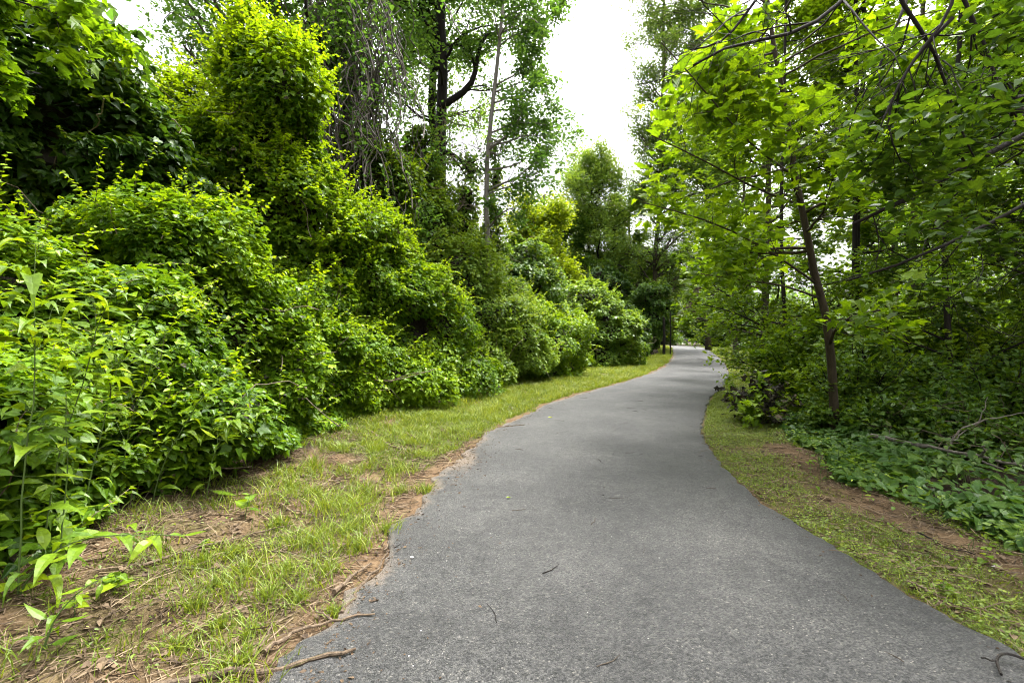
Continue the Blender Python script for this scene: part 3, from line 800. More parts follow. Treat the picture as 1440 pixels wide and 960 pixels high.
# maple boughs over the upper left corner
tree('maple bough with pointed lobed leaves overhanging the upper left corner', [(-9.2, 3.6, 0), (-9.0, 3.9, 3), (-8.4, 4.2, 5.2), (-7.8, 4.6, 7.5)], .2, .08,
     limbs=(6, .7, 1, 60, 1.5, 0), sub=(5, 40, .8), twig=(5, 40, .4), q=12, tmpl=MAPLE, leaf=.13, mat='syc', tint=.3, bark='bark_dark', name='maple_tree', droop=.35, spread=.05,
     extra_limbs=[([(-8.4, 4.2, 5.4), (-6.8, 4.7, 5.3), (-5.6, 5.1, 5.25), (-4.8, 5.3, 5.05)], .012), ([(-8.2, 4.4, 5.6), (-7.2, 4.9, 5.5), (-6.3, 5.2, 5.2), (-5.2, 5.4, 5.0)], .02),
                  ([(-8.2, 4.4, 5.9), (-6.6, 4.8, 5.9), (-5.2, 5.2, 5.7), (-4.9, 5.2, 5.5)], .012), ([(-8.2, 4.4, 5.2), (-7.0, 4.8, 5.1), (-6.3, 5.1, 4.95), (-5.6, 5.3, 4.8)], .02), ([(-8.2, 4.0, 5.4), (-6.6, 4.4, 5.2), (-5.4, 4.7, 5.0), (-4.4, 4.9, 4.75)], .02)])

# ================================================================== RIGHT SIDE
# young sycamore whose broad leaves reach over the path
def syc_clip(p):
    w = vnoise(p, .7, 77) * .35
    pxl = 720 + p[:, 0] / np.maximum(p[:, 1], .1) * F; tz = (p[:, 2] - 1.5) / np.maximum(p[:, 1], .1)
    clear = (np.abs(pxl - (1165 - 165 * tz)) < 26) & (p[:, 1] < 7.6) & (rng.uniform(0, 1, len(p)) < .4) & (tz < .45)
    return ~clear & (p[:, 2] > 1.3 + .22 * np.maximum(0, 5 - p[:, 0]) + w) & (p[:, 1] > 3.3) & (p[:, 0] > 1.55 + w + .75 * np.maximum(0, p[:, 2] - 4.0))
tree('young slim trunked tree with big bright translucent leaves leaning over the path',
     [(5.15, 7.7, -.1), at(1178, 560, 7.5), at(1160, 450, 7.4), at(1128, 290, 7.3), at(1105, 170, 7.2), at(1085, 60, 7.2), at(1075, -60, 7.2)], .068, .024,
     limbs=(22, .2, .98, 75, 2.3, .0), sub=(5, 42, 1.0), twig=(4, 42, .5), q=7, tmpl=MAPLE, leaf=.145, mat='syc', tint=.52, bark='bark_moss', name='broad_leaved_sapling',
     bias=(-.9, -.35, .1), droop=.3, keepf=syc_clip, spread=.12, updir=1.2,
     extra_limbs=[([at(1130, 290, 7.3), at(1060, 265, 6.6), at(990, 225, 6.0), at(915, 190, 5.6)], .018),
                  ([at(1120, 250, 7.3), at(1050, 200, 6.4), at(985, 120, 5.8), at(930, 60, 5.5)], .018),
                  ([at(1150, 400, 7.4), at(1080, 350, 6.9), at(1000, 310, 6.5), at(905, 285, 6.2)], .018),
                  ([at(1155, 420, 7.4), at(1100, 400, 7.0), at(1050, 395, 6.7), at(985, 385, 6.6)], .018)])
# dark limbs of a big tree standing out of view on the right
BR = [([at(1230, -60, 3.7), at(1190, 0, 3.6), at(1140, 40, 3.5), at(1085, 58, 3.4), at(1018, 61, 3.3), at(975, 92, 3.25)], .020),
      ([at(1090, -40, 3.3), at(1060, 5, 3.3), at(1035, 38, 3.3), at(1018, 61, 3.3), at(1000, 66, 3.28), at(970, 70, 3.25)], .014),
      ([at(1255, -30, 3.6), at(1268, 15, 3.6), at(1300, 42, 3.6), at(1325, 95, 3.65), at(1340, 160, 3.7), at(1370, 222, 3.8)], .017),
      ([at(1345, -30, 3.5), at(1340, 25, 3.5), at(1300, 60, 3.5), at(1262, 120, 3.5), at(1245, 160, 3.5), at(1230, 200, 3.5)], .013),
      ([at(1340, 25, 3.5), at(1290, 75, 3.6), at(1255, 130, 3.7), at(1245, 170, 3.7), at(1250, 195, 3.7), at(1268, 230, 3.7)], .014),
      ([at(1340, -40, 4.2), at(1365, 25, 4.2), at(1390, 65, 4.2), at(1398, 110, 4.2), at(1405, 130, 4.2), at(1430, 165, 4.2)], .02),
      ([at(1640, 60, 4.6), at(1520, 150, 4.5), at(1440, 190, 4.4), at(1370, 225, 4.3), at(1290, 275, 4.2), at(1200, 315, 4.1)], .04),
      ([at(1640, 160, 5.0), at(1540, 230, 5.0), at(1440, 290, 4.9), at(1360, 330, 4.8), at(1280, 370, 4.7), at(1190, 395, 4.6)], .03),
      ([at(1275, 0, 4.0), at(1240, 90, 4.0), at(1215, 130, 4.0), at(1195, 165, 4.0), at(1190, 190, 4.0), at(1192, 215, 4.0)], .012)]
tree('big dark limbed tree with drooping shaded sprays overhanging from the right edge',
     [(7.6, 4.6, -.2), (7.5, 4.6, 2.5), (7.3, 4.6, 7), (7.0, 4.4, 14)], .28, .16, limbs=(13, .3, 1, 70, 4.2, .0), sub=(7, 45, 1.1), twig=(6, 42, .5), q=14, tmpl=OVAL, leaf=.105,  # unseen upper crown added overhead to shade the right side
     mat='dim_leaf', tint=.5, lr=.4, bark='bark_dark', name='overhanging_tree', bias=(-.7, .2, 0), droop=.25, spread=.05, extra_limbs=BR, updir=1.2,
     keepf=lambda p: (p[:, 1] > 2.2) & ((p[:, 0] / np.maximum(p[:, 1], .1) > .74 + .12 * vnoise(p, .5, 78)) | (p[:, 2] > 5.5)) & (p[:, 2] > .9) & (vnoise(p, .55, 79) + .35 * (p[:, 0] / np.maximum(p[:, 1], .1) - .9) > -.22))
# trees of the wood on the right, near to far
WT = [(8.2, 9.0, 11, .09, 'wood_leaf', .50, 'thin stemmed understory tree with layered leaves just behind the leaning sapling'),
      (10.5, 8.2, 9, .08, 'dim_leaf', .60, 'shaded understory tree with fine twigs at the right edge of the wood'),
      (9.4, 13.0, 15, .14, 'wood_leaf', .62, 'bright backlit tree in the middle of the right hand wood'),
      (8.6, 12.3, 16, .12, 'wood_leaf', .60, 'bright leaved wood tree whose top fills the gap above the leaning sapling'),
      (6.9, 12.0, 13, .09, 'wood_leaf', .62, 'slim wood tree hidden behind the sapling leaves'),
      (11.5, 9.6, 14, .11, 'wood_leaf', .50, 'wood tree with bright sprays behind the dark drooping limbs'),
      (12.2, 7.4, 13, .1, 'wood_leaf', .55, 'wood tree filling the sky gaps at the far right rim'),
      (16.5, 13.5, 16, .15, 'wood_leaf', .60, 'second wood tree closing the gaps at the far right rim'),
      (13.5, 12.0, 15, .15, 'wood_leaf', .50, 'wood tree with level sprays, second row from the right edge'),
      (8.2, 16.0, 16, .15, 'wood_leaf', .55, 'wood tree with bright foliage seen through the sapling crown'),
      (14.5, 17.5, 18, .18, 'wood_leaf', .66, 'tall bright wood tree deep behind the undergrowth'),
      (20.0, 16.5, 18, .2, 'wood_leaf', .58, 'tall wood tree at the right rim, its top broken by sky glints'),
      (11.8, 22.5, 19, .2, 'far_leaf', .50, 'tall pale leaved wood tree right of the path bend'),
      (19.0, 24.0, 20, .22, 'far_leaf', .55, 'deep wood tree with pale leaves behind the bright ones'),
      (28.0, 24.0, 20, .22, 'far_leaf', .50, 'deepest wood tree towards the right rim'),
      (14.2, 30.5, 15, .2, 'wood_leaf', .35, 'dark stemmed tree right of the path before its last bend'),
      (16.0, 11.0, 13, .13, 'dim_leaf', .65, 'wood tree whose sprays close off the right rim')]
for x, y, h, r, mt, tn, lab in WT:
    z0 = float(height(x, y)) - .1
    near = y < 14
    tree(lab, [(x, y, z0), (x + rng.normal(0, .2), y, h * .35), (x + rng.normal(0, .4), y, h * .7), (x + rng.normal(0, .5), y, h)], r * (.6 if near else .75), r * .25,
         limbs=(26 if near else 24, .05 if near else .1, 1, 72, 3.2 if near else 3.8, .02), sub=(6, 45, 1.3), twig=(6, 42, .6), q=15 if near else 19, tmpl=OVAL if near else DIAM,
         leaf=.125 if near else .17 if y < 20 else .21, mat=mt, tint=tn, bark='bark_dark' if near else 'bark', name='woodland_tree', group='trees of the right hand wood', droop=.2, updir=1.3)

# undergrowth shrubs on the right
def shrub(label, x, y, h, w, mat, tint, leaf=.08, q=10, n=16, tmpl=OVAL, name='understory_shrub', bark='bark_dark', cat='shrub', stem=.014, sub=6, group=None):
    z0 = float(height(x, y)) - .05
    root = thing(name, (x, y, z0), label, cat, group)
    d = nrm(rvec(n) * [w / h, w / h, 0] * .8 + np.array([0, 0, 1.0]))
    s = np.array([x, y, z0]) + rvec(n) * [.12 * w, .12 * w, 0]
    pts = [s]; L = h * rng.uniform(.65, 1.1, n)
    for k in range(7):
        pts.append(pts[-1] + d * (L / 7)[:, None]); d = nrm(d + .12 * rvec(n) + np.array([0, 0, -.06]))
    A = np.stack(pts, 1); RA = np.full((n, 1), stem) * np.linspace(1, .4, 8)[None]
    tb = MB(); tubes(tb, A, RA, 5)
    B, RB = grow(A, RA, sub, .15, 1, 55, h * .35, 5, 0, .2, .6); tubes(tb, B, RB, 3)
    tb.build('stems', M[bark], root)
    cb = MB(); twig_leaves(cb, B, q, tmpl, leaf, tint, spread=.05, droop=.25); twig_leaves(cb, A, q, tmpl, leaf, tint, spread=.05, t0=.4)
    cb.build('foliage', M[mat], root)
    return root
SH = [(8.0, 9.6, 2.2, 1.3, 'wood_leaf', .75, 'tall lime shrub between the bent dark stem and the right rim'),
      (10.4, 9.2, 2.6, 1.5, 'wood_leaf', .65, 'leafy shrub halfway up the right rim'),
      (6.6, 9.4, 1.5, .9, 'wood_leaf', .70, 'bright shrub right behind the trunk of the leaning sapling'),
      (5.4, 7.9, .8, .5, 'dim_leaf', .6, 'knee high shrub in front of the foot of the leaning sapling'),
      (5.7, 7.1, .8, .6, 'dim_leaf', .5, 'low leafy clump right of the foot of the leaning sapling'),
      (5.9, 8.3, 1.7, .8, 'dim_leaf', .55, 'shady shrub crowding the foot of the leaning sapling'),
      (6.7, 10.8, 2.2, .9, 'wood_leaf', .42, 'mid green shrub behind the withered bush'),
      (7.2, 11.6, 2.8, 1.6, 'wood_leaf', .70, 'lime shrub tinted as if sunlit in the clearing behind the sapling'),
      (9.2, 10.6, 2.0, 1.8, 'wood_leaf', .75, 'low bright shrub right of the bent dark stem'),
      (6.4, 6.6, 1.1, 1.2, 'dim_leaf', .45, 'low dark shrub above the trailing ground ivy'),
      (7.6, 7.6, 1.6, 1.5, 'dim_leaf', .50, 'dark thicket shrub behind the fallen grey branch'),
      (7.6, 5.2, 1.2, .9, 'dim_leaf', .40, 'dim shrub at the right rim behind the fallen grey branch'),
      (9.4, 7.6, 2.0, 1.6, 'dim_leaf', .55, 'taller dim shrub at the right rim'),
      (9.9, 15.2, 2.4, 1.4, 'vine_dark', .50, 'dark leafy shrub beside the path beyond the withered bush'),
      (12.0, 13.5, 2.2, 2.2, 'wood_leaf', .78, 'far bright shrub in the wood, tinted as if lit from above'),
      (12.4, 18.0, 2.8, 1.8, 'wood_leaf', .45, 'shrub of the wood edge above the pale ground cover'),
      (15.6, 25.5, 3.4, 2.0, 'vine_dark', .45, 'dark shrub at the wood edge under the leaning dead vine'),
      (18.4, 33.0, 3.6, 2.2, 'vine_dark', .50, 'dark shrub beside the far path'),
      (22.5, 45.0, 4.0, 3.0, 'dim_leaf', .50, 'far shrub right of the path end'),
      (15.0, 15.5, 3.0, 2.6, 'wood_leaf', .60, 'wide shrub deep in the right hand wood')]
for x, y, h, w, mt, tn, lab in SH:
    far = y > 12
    shrub(lab, x, y, h, w, mt, tn + .12, leaf=.085 if y < 9 else .11 if not far else .16 if y < 20 else .24, n=32 if not far else 36, q=20, sub=8, group='undergrowth shrubs on the right')  # raised leaf tint stands in for light on the shrubs
shrub('withered bush of blackened curled leaves at the grass edge', 4.60, 8.9, 1.1, .5, 'dead', .35, leaf=.10, q=5, n=14, tmpl=MAPLE, name='withered_bush', cat='bush', bark='stick', stem=.012)
shrub('small living bush with yellow green leaves poking through the withered bush', 4.45, 8.85, .95, .5, 'syc', .6, leaf=.11, q=6, n=12, tmpl=MAPLE, name='young_bush', cat='bush', bark='gstem', stem=.007, sub=3)

# bent dark stem and leaning dead vine
r_ = thing('bent_sapling', at(1204, 575, 8.2), 'thin black crooked stem rising right of the leaning sapling', 'sapling')
mb = MB(); tubes(mb, resample([at(1204, 580, 8.2), at(1207, 545, 8.2), at(1213, 515, 8.2), at(1217, 494, 8.2), at(1228, 478, 8.1)], 10), np.linspace(.036, .016, 10), 6, tint=.2)
B, RB = grow(resample([at(1213, 515, 8.2), at(1217, 494, 8.2), at(1228, 478, 8.1)], 6)[None], np.full((1, 6), .016), 7, .3, 1, 60, .6, 5); tubes(mb, B, RB, 4, tint=.2)
mb.build('stem', M['bark_dark'], r_)
mb = MB(); twig_leaves(mb, B, 10, OVAL, .12, .5); mb.build('foliage', M['dim_leaf'], r_)
r_ = thing('leaning_dead_vine', at(968, 445, 31), 'brown bundle of dead vines leaning in an arch over the far path', 'dead vines')
s = at(962, 450, 31) + rvec(26) * [.3, .3, .3]; mids = [at(976, 415, 31), at(990, 389, 31), at(1010, 372, 31), at(1050, 366, 31), at(1090, 372, 31)]
P = np.stack([s] + [m_ + rvec(26) * [.16, .3, .16] for m_ in mids], 1)
P = np.stack([resample(p, 14) for p in P]); mb = MB(); tubes(mb, P, np.full(14, .024), 4); mb.build('stems', M['vstem'], r_)

# dead branches lying in the undergrowth
def stick(label, pts, r, mat='stick', name='fallen_stick', cat='stick', forks=(), group=None, ground=True, n=14):
    P = resample([np.array(p, float) for p in pts], n)
    if ground:
        u_ = (P[:, 0] - left_edge(P[:, 1])) / (right_edge(P[:, 1]) - left_edge(P[:, 1]))
        P[:, 2] += surf(P[:, 0], P[:, 1]) + r * .8 + .022 * (r > .005) * ((u_ < .02) | (u_ > .98))
        if r > .005: P[1:-1, 2] = np.maximum(P[1:-1, 2], (P[:-2, 2] + P[2:, 2]) / 2)
    if r > .005: r *= 1.05
    P[1:-1] += rvec(n - 2) * [r * .9, r * .9, r * .2]
    root = thing(name, P[0], label, cat, group)
    mb = MB(); tubes(mb, P, np.linspace(r, r * .4, n) * rng.uniform(.75, 1.2, n), 8, tint=rng.uniform(.2, .7))
    mb.build('main_stem', M[mat], root)
    for f in forks:
        i, d, L = f
        Q = np.stack([P[i] + np.array(d) * L * t + [0, 0, .0] for t in np.linspace(0, 1, 6)])
        Q[1:] += rvec(5) * r * .4
        mb = MB(); tubes(mb, Q, np.linspace(r * .6, r * .25, 6), 6, tint=.55); mb.build('side_twig', M[mat], root)
    return root
def gp(px, py, z=0.0):
    """ground point under a photo pixel"""
    Y = F * (CAMZ - z) / (py - 480)
    return np.array([(px - 720) * Y / F, Y, z])
stick('weathered pale grey branch fallen across the undergrowth above the ivy', [at(1225, 612, 6.6), at(1300, 628, 6.0), at(1370, 640, 5.4), at(1440, 655, 4.9), at(1520, 676, 4.5)], .027, 'greystick', 'fallen_branch', 'branch',
      forks=[(6, (.7, -.2, -.25), .7), (8, (-.5, -.6, .35), .5), (10, (.5, -.5, .4), .6)], ground=False)
stick('thin grey branch slanting behind the fallen pale branch', [at(1282, 572, 7.5), at(1330, 600, 7.0), at(1385, 632, 6.6), at(1440, 655, 6.2)], .018, 'greystick', 'fallen_branch', 'branch', forks=[(5, (.6, -.3, .5), .5)], ground=False)
stick('thin bare branch reaching up to the right above the fallen pale branch', [at(1330, 625, 6.2), at(1360, 598, 6.2), at(1398, 588, 6.2), at(1440, 580, 6.2)], .013, 'greystick', 'fallen_branch', 'branch', forks=[(6, (.3, 0, .8), .4)], ground=False)
stick('forked dead twig standing upright below the slanting branch', [at(1333, 640, 5.8), at(1340, 618, 5.8), at(1346, 606, 5.8)], .012, 'greystick', 'dead_twig', 'twig', forks=[(8, (.6, 0, .5), .25)], ground=False)
twig_tangle('brown tangle of fine dead twigs under the shaded right hand shrubs', (6.6, 6.2, .3), (1.4, 1.0, .2), 60, .8, .0055, 'vstem', 'dead_twig_tangle', -.05)
twig_tangle('dense fine twig thicket hanging below the dark limbs at the right edge', (6.3, 5.6, 2.4), (1.1, .9, .9), 55, 1.1, .006, 'bark_dark', 'twig_thicket', -.3)

# ================================================================== ground cover
def ground_leaves(name, label, cat, pts, hts, leaf, mat, tmpl=IVY, tint=.5, up=1.2, stems=True):
    P = np.stack([pts[:, 0], pts[:, 1], height(pts[:, 0], pts[:, 1]) + hts], -1); n = len(P)
    mb = MB()
    fw = rvec(n) * [1, 1, .25] + np.array([-.25, -.35, -.15])
    leaves(mb, tmpl, P, fw, nrm(np.array([-.1, -.15, up]) + .3 * rvec(n)), leaf * rng.uniform(.5, 1.25, n), tint + .18 * rng.normal(size=n) + .15 * vnoise(P, .5, 95))
    if stems:
        k = rng.choice(n, n // 3)
        b = P[k] * [1, 1, 0] + np.stack([rng.normal(0, .03, len(k)), rng.normal(0, .03, len(k)), height(P[k, 0], P[k, 1]) - .01], -1)
        tubes(mb, np.stack([b, (b + P[k]) / 2 + rvec(len(k)) * .01, P[k]], 1), np.full(3, .0022), 3, mat=1, cap=False)
    o = mb.build(name, [M[mat], M['gstem']]); tag(o, label, cat, kind='stuff'); return o
n = 11000
y = rng.uniform(2.6, 10.5, n); x = under_x(y) + rng.gamma(1.5, .40, n) - .12 + .22 * vnoise(np.stack([y * 0, y, y * 0], -1), .55, 90)
x = np.minimum(x, under_x(y) + rng.uniform(.9, 1.3, n))
k = rng.uniform(0, 1, n) < np.clip(.5 + 1.1 * vnoise(np.stack([x, y, y * 0], -1), .6, 96), .1, 1) * (1 - .5 * sstep(7.5, 10.5, y))
x, y = x[k], y[k]
d = np.clip((x - under_x(y)) / .5, 0, 1)
ground_leaves('ground_ivy', 'trailing ivy carpet of glossy green leaves along the right verge', 'ivy', np.stack([x, y], -1), rng.uniform(.03, .12, len(x)) + .17 * d * rng.uniform(.1, 1.2, len(x)), .115, 'ivy', HEART)
k2 = rng.choice(len(x), len(x) // 2)
ground_leaves('ground_weeds', 'small mixed weeds and seedlings growing through the ivy and onto the bare soil', 'weeds', np.stack([x[k2] + rng.normal(-.1, .22, len(k2)), y[k2] + rng.normal(0, .1, len(k2))], -1), rng.uniform(.02, .22, len(k2)), .055, 'weed', OVAL, tint=.35)
n = 9000
y = rng.uniform(13, 30, n); x = under_x(y) - .6 + rng.gamma(2, .8, n)
ground_leaves('ground_cover', 'pale green low ground cover below the wood edge beyond the withered bush', 'ground cover', np.stack([x, y], -1), rng.uniform(.05, .5, n), .13, 'ivy', tint=.7, stems=False)
n = 14000
y = rng.uniform(4.5, 18, n); x = under_x(y) + .5 + rng.gamma(2, 1.6, n)
ground_leaves('forest_floor_plants', 'shaded carpet of seedlings and leaves on the floor of the wood', 'ground cover', np.stack([x, y], -1), rng.uniform(.03, .45, n), .10, 'dim_leaf', OVAL, tint=.55, stems=False)

def grass_blades(mb, x, y, h, tint, lean=.35, w=.004):
    n = len(x); z = height(x, y) - .005
    b = np.stack([x, y, z], -1)
    a = rng.uniform(0, 2 * np.pi, n); s = np.stack([np.cos(a), np.sin(a), a * 0], -1)
    d = np.stack([rng.normal(0, lean, n), rng.normal(0, lean, n), np.ones(n)], -1)
    d2 = d * [2.0, 2.0, .65]
    m1 = b + d * (h * .5)[:, None]; tip = m1 + d2 * (h * .5)[:, None]
    w = (np.broadcast_to(w, (n,)))[:, None]
    V = np.stack([b - s * w, b + s * w, m1 + s * w * .8, m1 - s * w * .8, tip], 1)
    o = (np.arange(n) * 5)[:, None]
    mb.add(V, [o + np.array([[0, 1, 2, 3]]), o + np.array([[3, 2, 4]])], np.repeat(np.clip(tint, 0, 1), 5))

def verge_samples(side, n, ymin, ymax, power):
    y = ymin + (ymax - ymin) * rng.uniform(0, 1, n) ** power
    if side < 0:
        a, b = hedge_x(y) - .1, left_edge(y) - .01
    else:
        a, b = right_edge(y) + .01, under_x(y) + .3
    x = a + (b - a) * rng.uniform(0, 1, n)
    return x, y
# left grass: tufts near, closed strip further on
mb = MB()
x, y = verge_samples(-1, 180000, .7, 52, 2.2)
g = green_amount(x, y)
P = np.stack([x, y, y * 0], -1)
tuft = vnoise(P, .19, 97) * .6 + vnoise(P, .5, 98) * .4
k = rng.uniform(0, 1, len(x)) < np.clip(g * 1.1 - .05 + 1.1 * tuft * (1 - sstep(7, 11, y)), 0, 1) * np.clip(.06 + y / 10, 0, 1)
x, y, tuft = x[k], y[k], tuft[k]
h = (.05 + .11 * np.clip(tuft + .4, 0, 1) + .03 * sstep(6, 12, y)) * rng.uniform(.4, 1.4, len(x))
grass_blades(mb, x, y, h, .40 + .22 * rng.normal(size=len(x)) + .25 * tuft + .14 * sstep(6, 12, y), .4, .0026 + .00032 * y)
# single tall tufts
TU = [(480, 640, .22), (515, 690, .2), (440, 655, .22), (600, 690, .14), (545, 745, .16), (505, 770, .16), (300, 820, .15), (345, 800, .16), (555, 660, .12), (330, 775, .14), (270, 850, .14),
      (430, 760, .12), (470, 600, .25), (510, 590, .2), (640, 610, .16), (490, 740, .13), (410, 690, .18), (350, 880, .12), (420, 840, .11), (330, 925, .11), (285, 790, .12), (375, 835, .13), (460, 800, .12), (400, 800, .12), (310, 870, .1), (250, 900, .1), (440, 700, .16), (390, 740, .14), (560, 690, .14), (530, 640, .18), (600, 640, .16), (470, 860, .09)]
for px, py, hh in TU:
    c = gp(px, py); m_ = 120
    r = np.abs(rng.normal(0, .075, m_)); a = rng.uniform(0, 6.283, m_)
    grass_blades(mb, c[0] + r * np.cos(a), c[1] + r * np.sin(a), hh * rng.uniform(.4, 1.15, m_), .5 + .2 * rng.normal(size=m_), .38, .0034)
tag(mb.build('grass', M['grass']), 'tufty green grass on the left verge, closing to a strip further on', 'grass', kind='stuff')
mb = MB()
x, y = verge_samples(1, 150000, 1.9, 52, 2.0)
g = green_amount(x, y)
k = rng.uniform(0, 1, len(x)) < np.clip(g * 1.15 - .12, 0, 1) * np.clip(.5 + y / 14, 0, 1)
x, y = x[k], y[k]
grass_blades(mb, x, y, rng.uniform(.018, .06, len(x)) + .02 * sstep(5, 10, y), .45 + .2 * rng.normal(size=len(x)), .6, .0022 + .0003 * y)
tag(mb.build('grass', M['grass']), 'short mossy grass and clover on the right verge', 'grass', kind='stuff')
# clover and small weeds among both verges
xs_, ys_ = [], []
for sd in (-1, 1):
    x, y = verge_samples(sd, 26000, 1.8, 14, 1.3); g = green_amount(x, y)
    k = rng.uniform(0, 1, len(x)) < np.clip(g * 1.2 - .2 + .6 * vnoise(np.stack([x, y, y * 0], -1), .3, 99), 0, 1) * (.45 if sd < 0 else .8)
    xs_.append(x[k]); ys_.append(y[k])
x, y = np.concatenate(xs_), np.concatenate(ys_)
ground_leaves('clover', 'small round clover and weed leaves scattered through both verges', 'clover', np.stack([x, y], -1), rng.uniform(.01, .06, len(x)), .026, 'grass', OVAL, tint=.4, stems=False)

# dry litter on the verges
mb = MB()
def litter(side, n, ymin, ymax):
    x, y = verge_samples(side, n, ymin, ymax, 1.4)
    a = rng.uniform(0, 6.283, n); L = rng.gamma(2, .028, n) + .02
    d = np.stack([np.cos(a), np.sin(a), rng.normal(0, .12, n)], -1)
    c = np.stack([x, y, height(x, y) + .008 + np.abs(rng.normal(0, .008, n))], -1)
    pts = np.stack([c - d * L[:, None], c + rvec(n) * L[:, None] * .15, c + d * L[:, None]], 1)
    pts[:, :, 2] = np.maximum(pts[:, :, 2], height(pts[:, :, 0], pts[:, :, 1]) + .003)
    tubes(mb, pts, np.full((n, 3), .0017) * rng.uniform(.6, 2.0, (n, 1)), 3, rng.uniform(.05, 1, n), cap=False)
    k = rng.choice(n, n // 6); m_ = len(k)
    leaves(mb, OVAL, c[k] + [0, 0, .004], rvec(m_) * [1, 1, .15], nrm(np.array([0, 0, 1.]) + .3 * rvec(m_)), rng.uniform(.025, .07, m_), rng.uniform(0, .75, m_))
litter(-1, 8500, .8, 8); litter(1, 4000, 1.9, 9)
tag(mb.build('leaf_litter', M['straw']), 'dry straw, stalks and dead leaves strewn over the bare soil', 'litter', kind='stuff')

mb = MB()
n = 2600
y = 2 + 12 * rng.uniform(0, 1, n) ** 1.5; x = left_edge(y) + rng.gamma(1.1, .11, n) - .03
m_ = 700
y = np.concatenate([y, rng.normal(6.1, .5, m_)]); x = np.concatenate([x, rng.normal(-.62, .17, m_)])
n2 = 500
yr = 2 + 9 * rng.uniform(0, 1, n2); y = np.concatenate([y, yr]); x = np.concatenate([x, right_edge(yr) - rng.gamma(1.1, .06, n2)])
c = np.stack([x, y, surf(x, y) + .004], -1); N_ = len(c)
leaves(mb, OVAL, c, rvec(N_) * [1, 1, .2], nrm(np.array([0, 0, 1.]) + .35 * rvec(N_)), rng.gamma(2, .0055, N_) + .003, rng.uniform(0, .55, N_))
tag(mb.build('path_debris', M['straw']), 'crumbs of soil, bark and leaf gathered along the asphalt edges', 'debris', kind='stuff')

# ------------------------------------------------------------------ sticks on the left verge
ST = [('thick pale stick lying from the dirt onto the path nearest the viewer', [(215, 962), (330, 945), (430, 936), (500, 921)], .019, [(5, (.3, .3, .1), .12)]),
      ('long forked stick with its tip resting on the path edge', [(372, 915), (420, 888), (470, 876), (527, 870)], .011, [(8, (-.5, .25, .12), .22)]),
      ('straight stick lying along the asphalt edge', [(480, 865), (510, 825), (545, 783)], .012, [(4, (.2, .5, .06), .1)]),
      ('short thick stick beside the stick along the asphalt edge', [(470, 835), (500, 808), (520, 795)], .014, []),
      ('long thin pale stalk curving through the grass tufts', [(200, 812), (270, 780), (350, 752), (420, 738)], .010, [(6, (.4, .2, .15), .2)]),
      ('thin bent stick lying in the bare soil below the tufts', [(350, 757), (375, 772), (420, 780), (470, 777)], .007, []),
      ('pale stick slanting out from under the vines', [(497, 567), (520, 580), (545, 596)], .022, []),
      ('long pale stick lying across the grass near the vines', [(515, 610), (545, 625), (580, 643)], .016, [(6, (.4, -.2, .1), .2)]),
      ('short grey stick by the upper grass clump', [(570, 612), (590, 618), (612, 620)], .018, []),
      ('dark twig tip sticking out over the path edge', [(556, 735), (572, 728), (590, 724)], .008, []),
      ('thin stick lying on the path beside the grass edge', [(700, 602), (720, 600), (738, 599)], .011, []),
      ('slim stick upright at the asphalt edge', [(540, 775), (548, 765), (552, 755)], .007, []),
      ('thin brown stick half buried in the bare soil', [(390, 715), (425, 725), (455, 733)], .008, []),
      ('short pale stick in the grass by the dark stain', [(590, 660), (604, 652), (618, 648)], .012, []),
      ('brown stalk lying near the bottom edge in the soil', [(355, 920), (375, 890), (390, 862)], .006, [])]
for lab, pix, r, fk in ST:
    stick(lab, [gp(*p) for p in pix], r, forks=fk, group='sticks on the left verge')
r_ = thing('bare_bramble_stem', at(480, 535, 9), 'pale bare bramble stem arching out of the vine mound', 'stem')
mb = MB(); tubes(mb, resample([at(478, 535, 9.4), at(515, 532, 9.0), at(548, 537, 8.9), at(585, 527, 9.0), at(615, 518, 9.2)], 12), np.linspace(.014, .006, 12), 5, tint=.8); mb.build('stem', M['vstem'], r_)
mb = MB(); tubes(mb, resample([at(548, 537, 8.9), at(575, 525, 8.9), at(606, 522, 9)], 8), np.linspace(.008, .004, 8), 5, tint=.8); mb.build('side_twig', M['vstem'], r_)
stick('dark twig lying in the soil of the right verge', [gp(1290, 745), gp(1330, 765), gp(1372, 782)], .008, 'bark_dark')
stick('thin twig beside the asphalt on the right verge', [gp(1275, 818), gp(1300, 828), gp(1330, 842)], .008, 'stick')

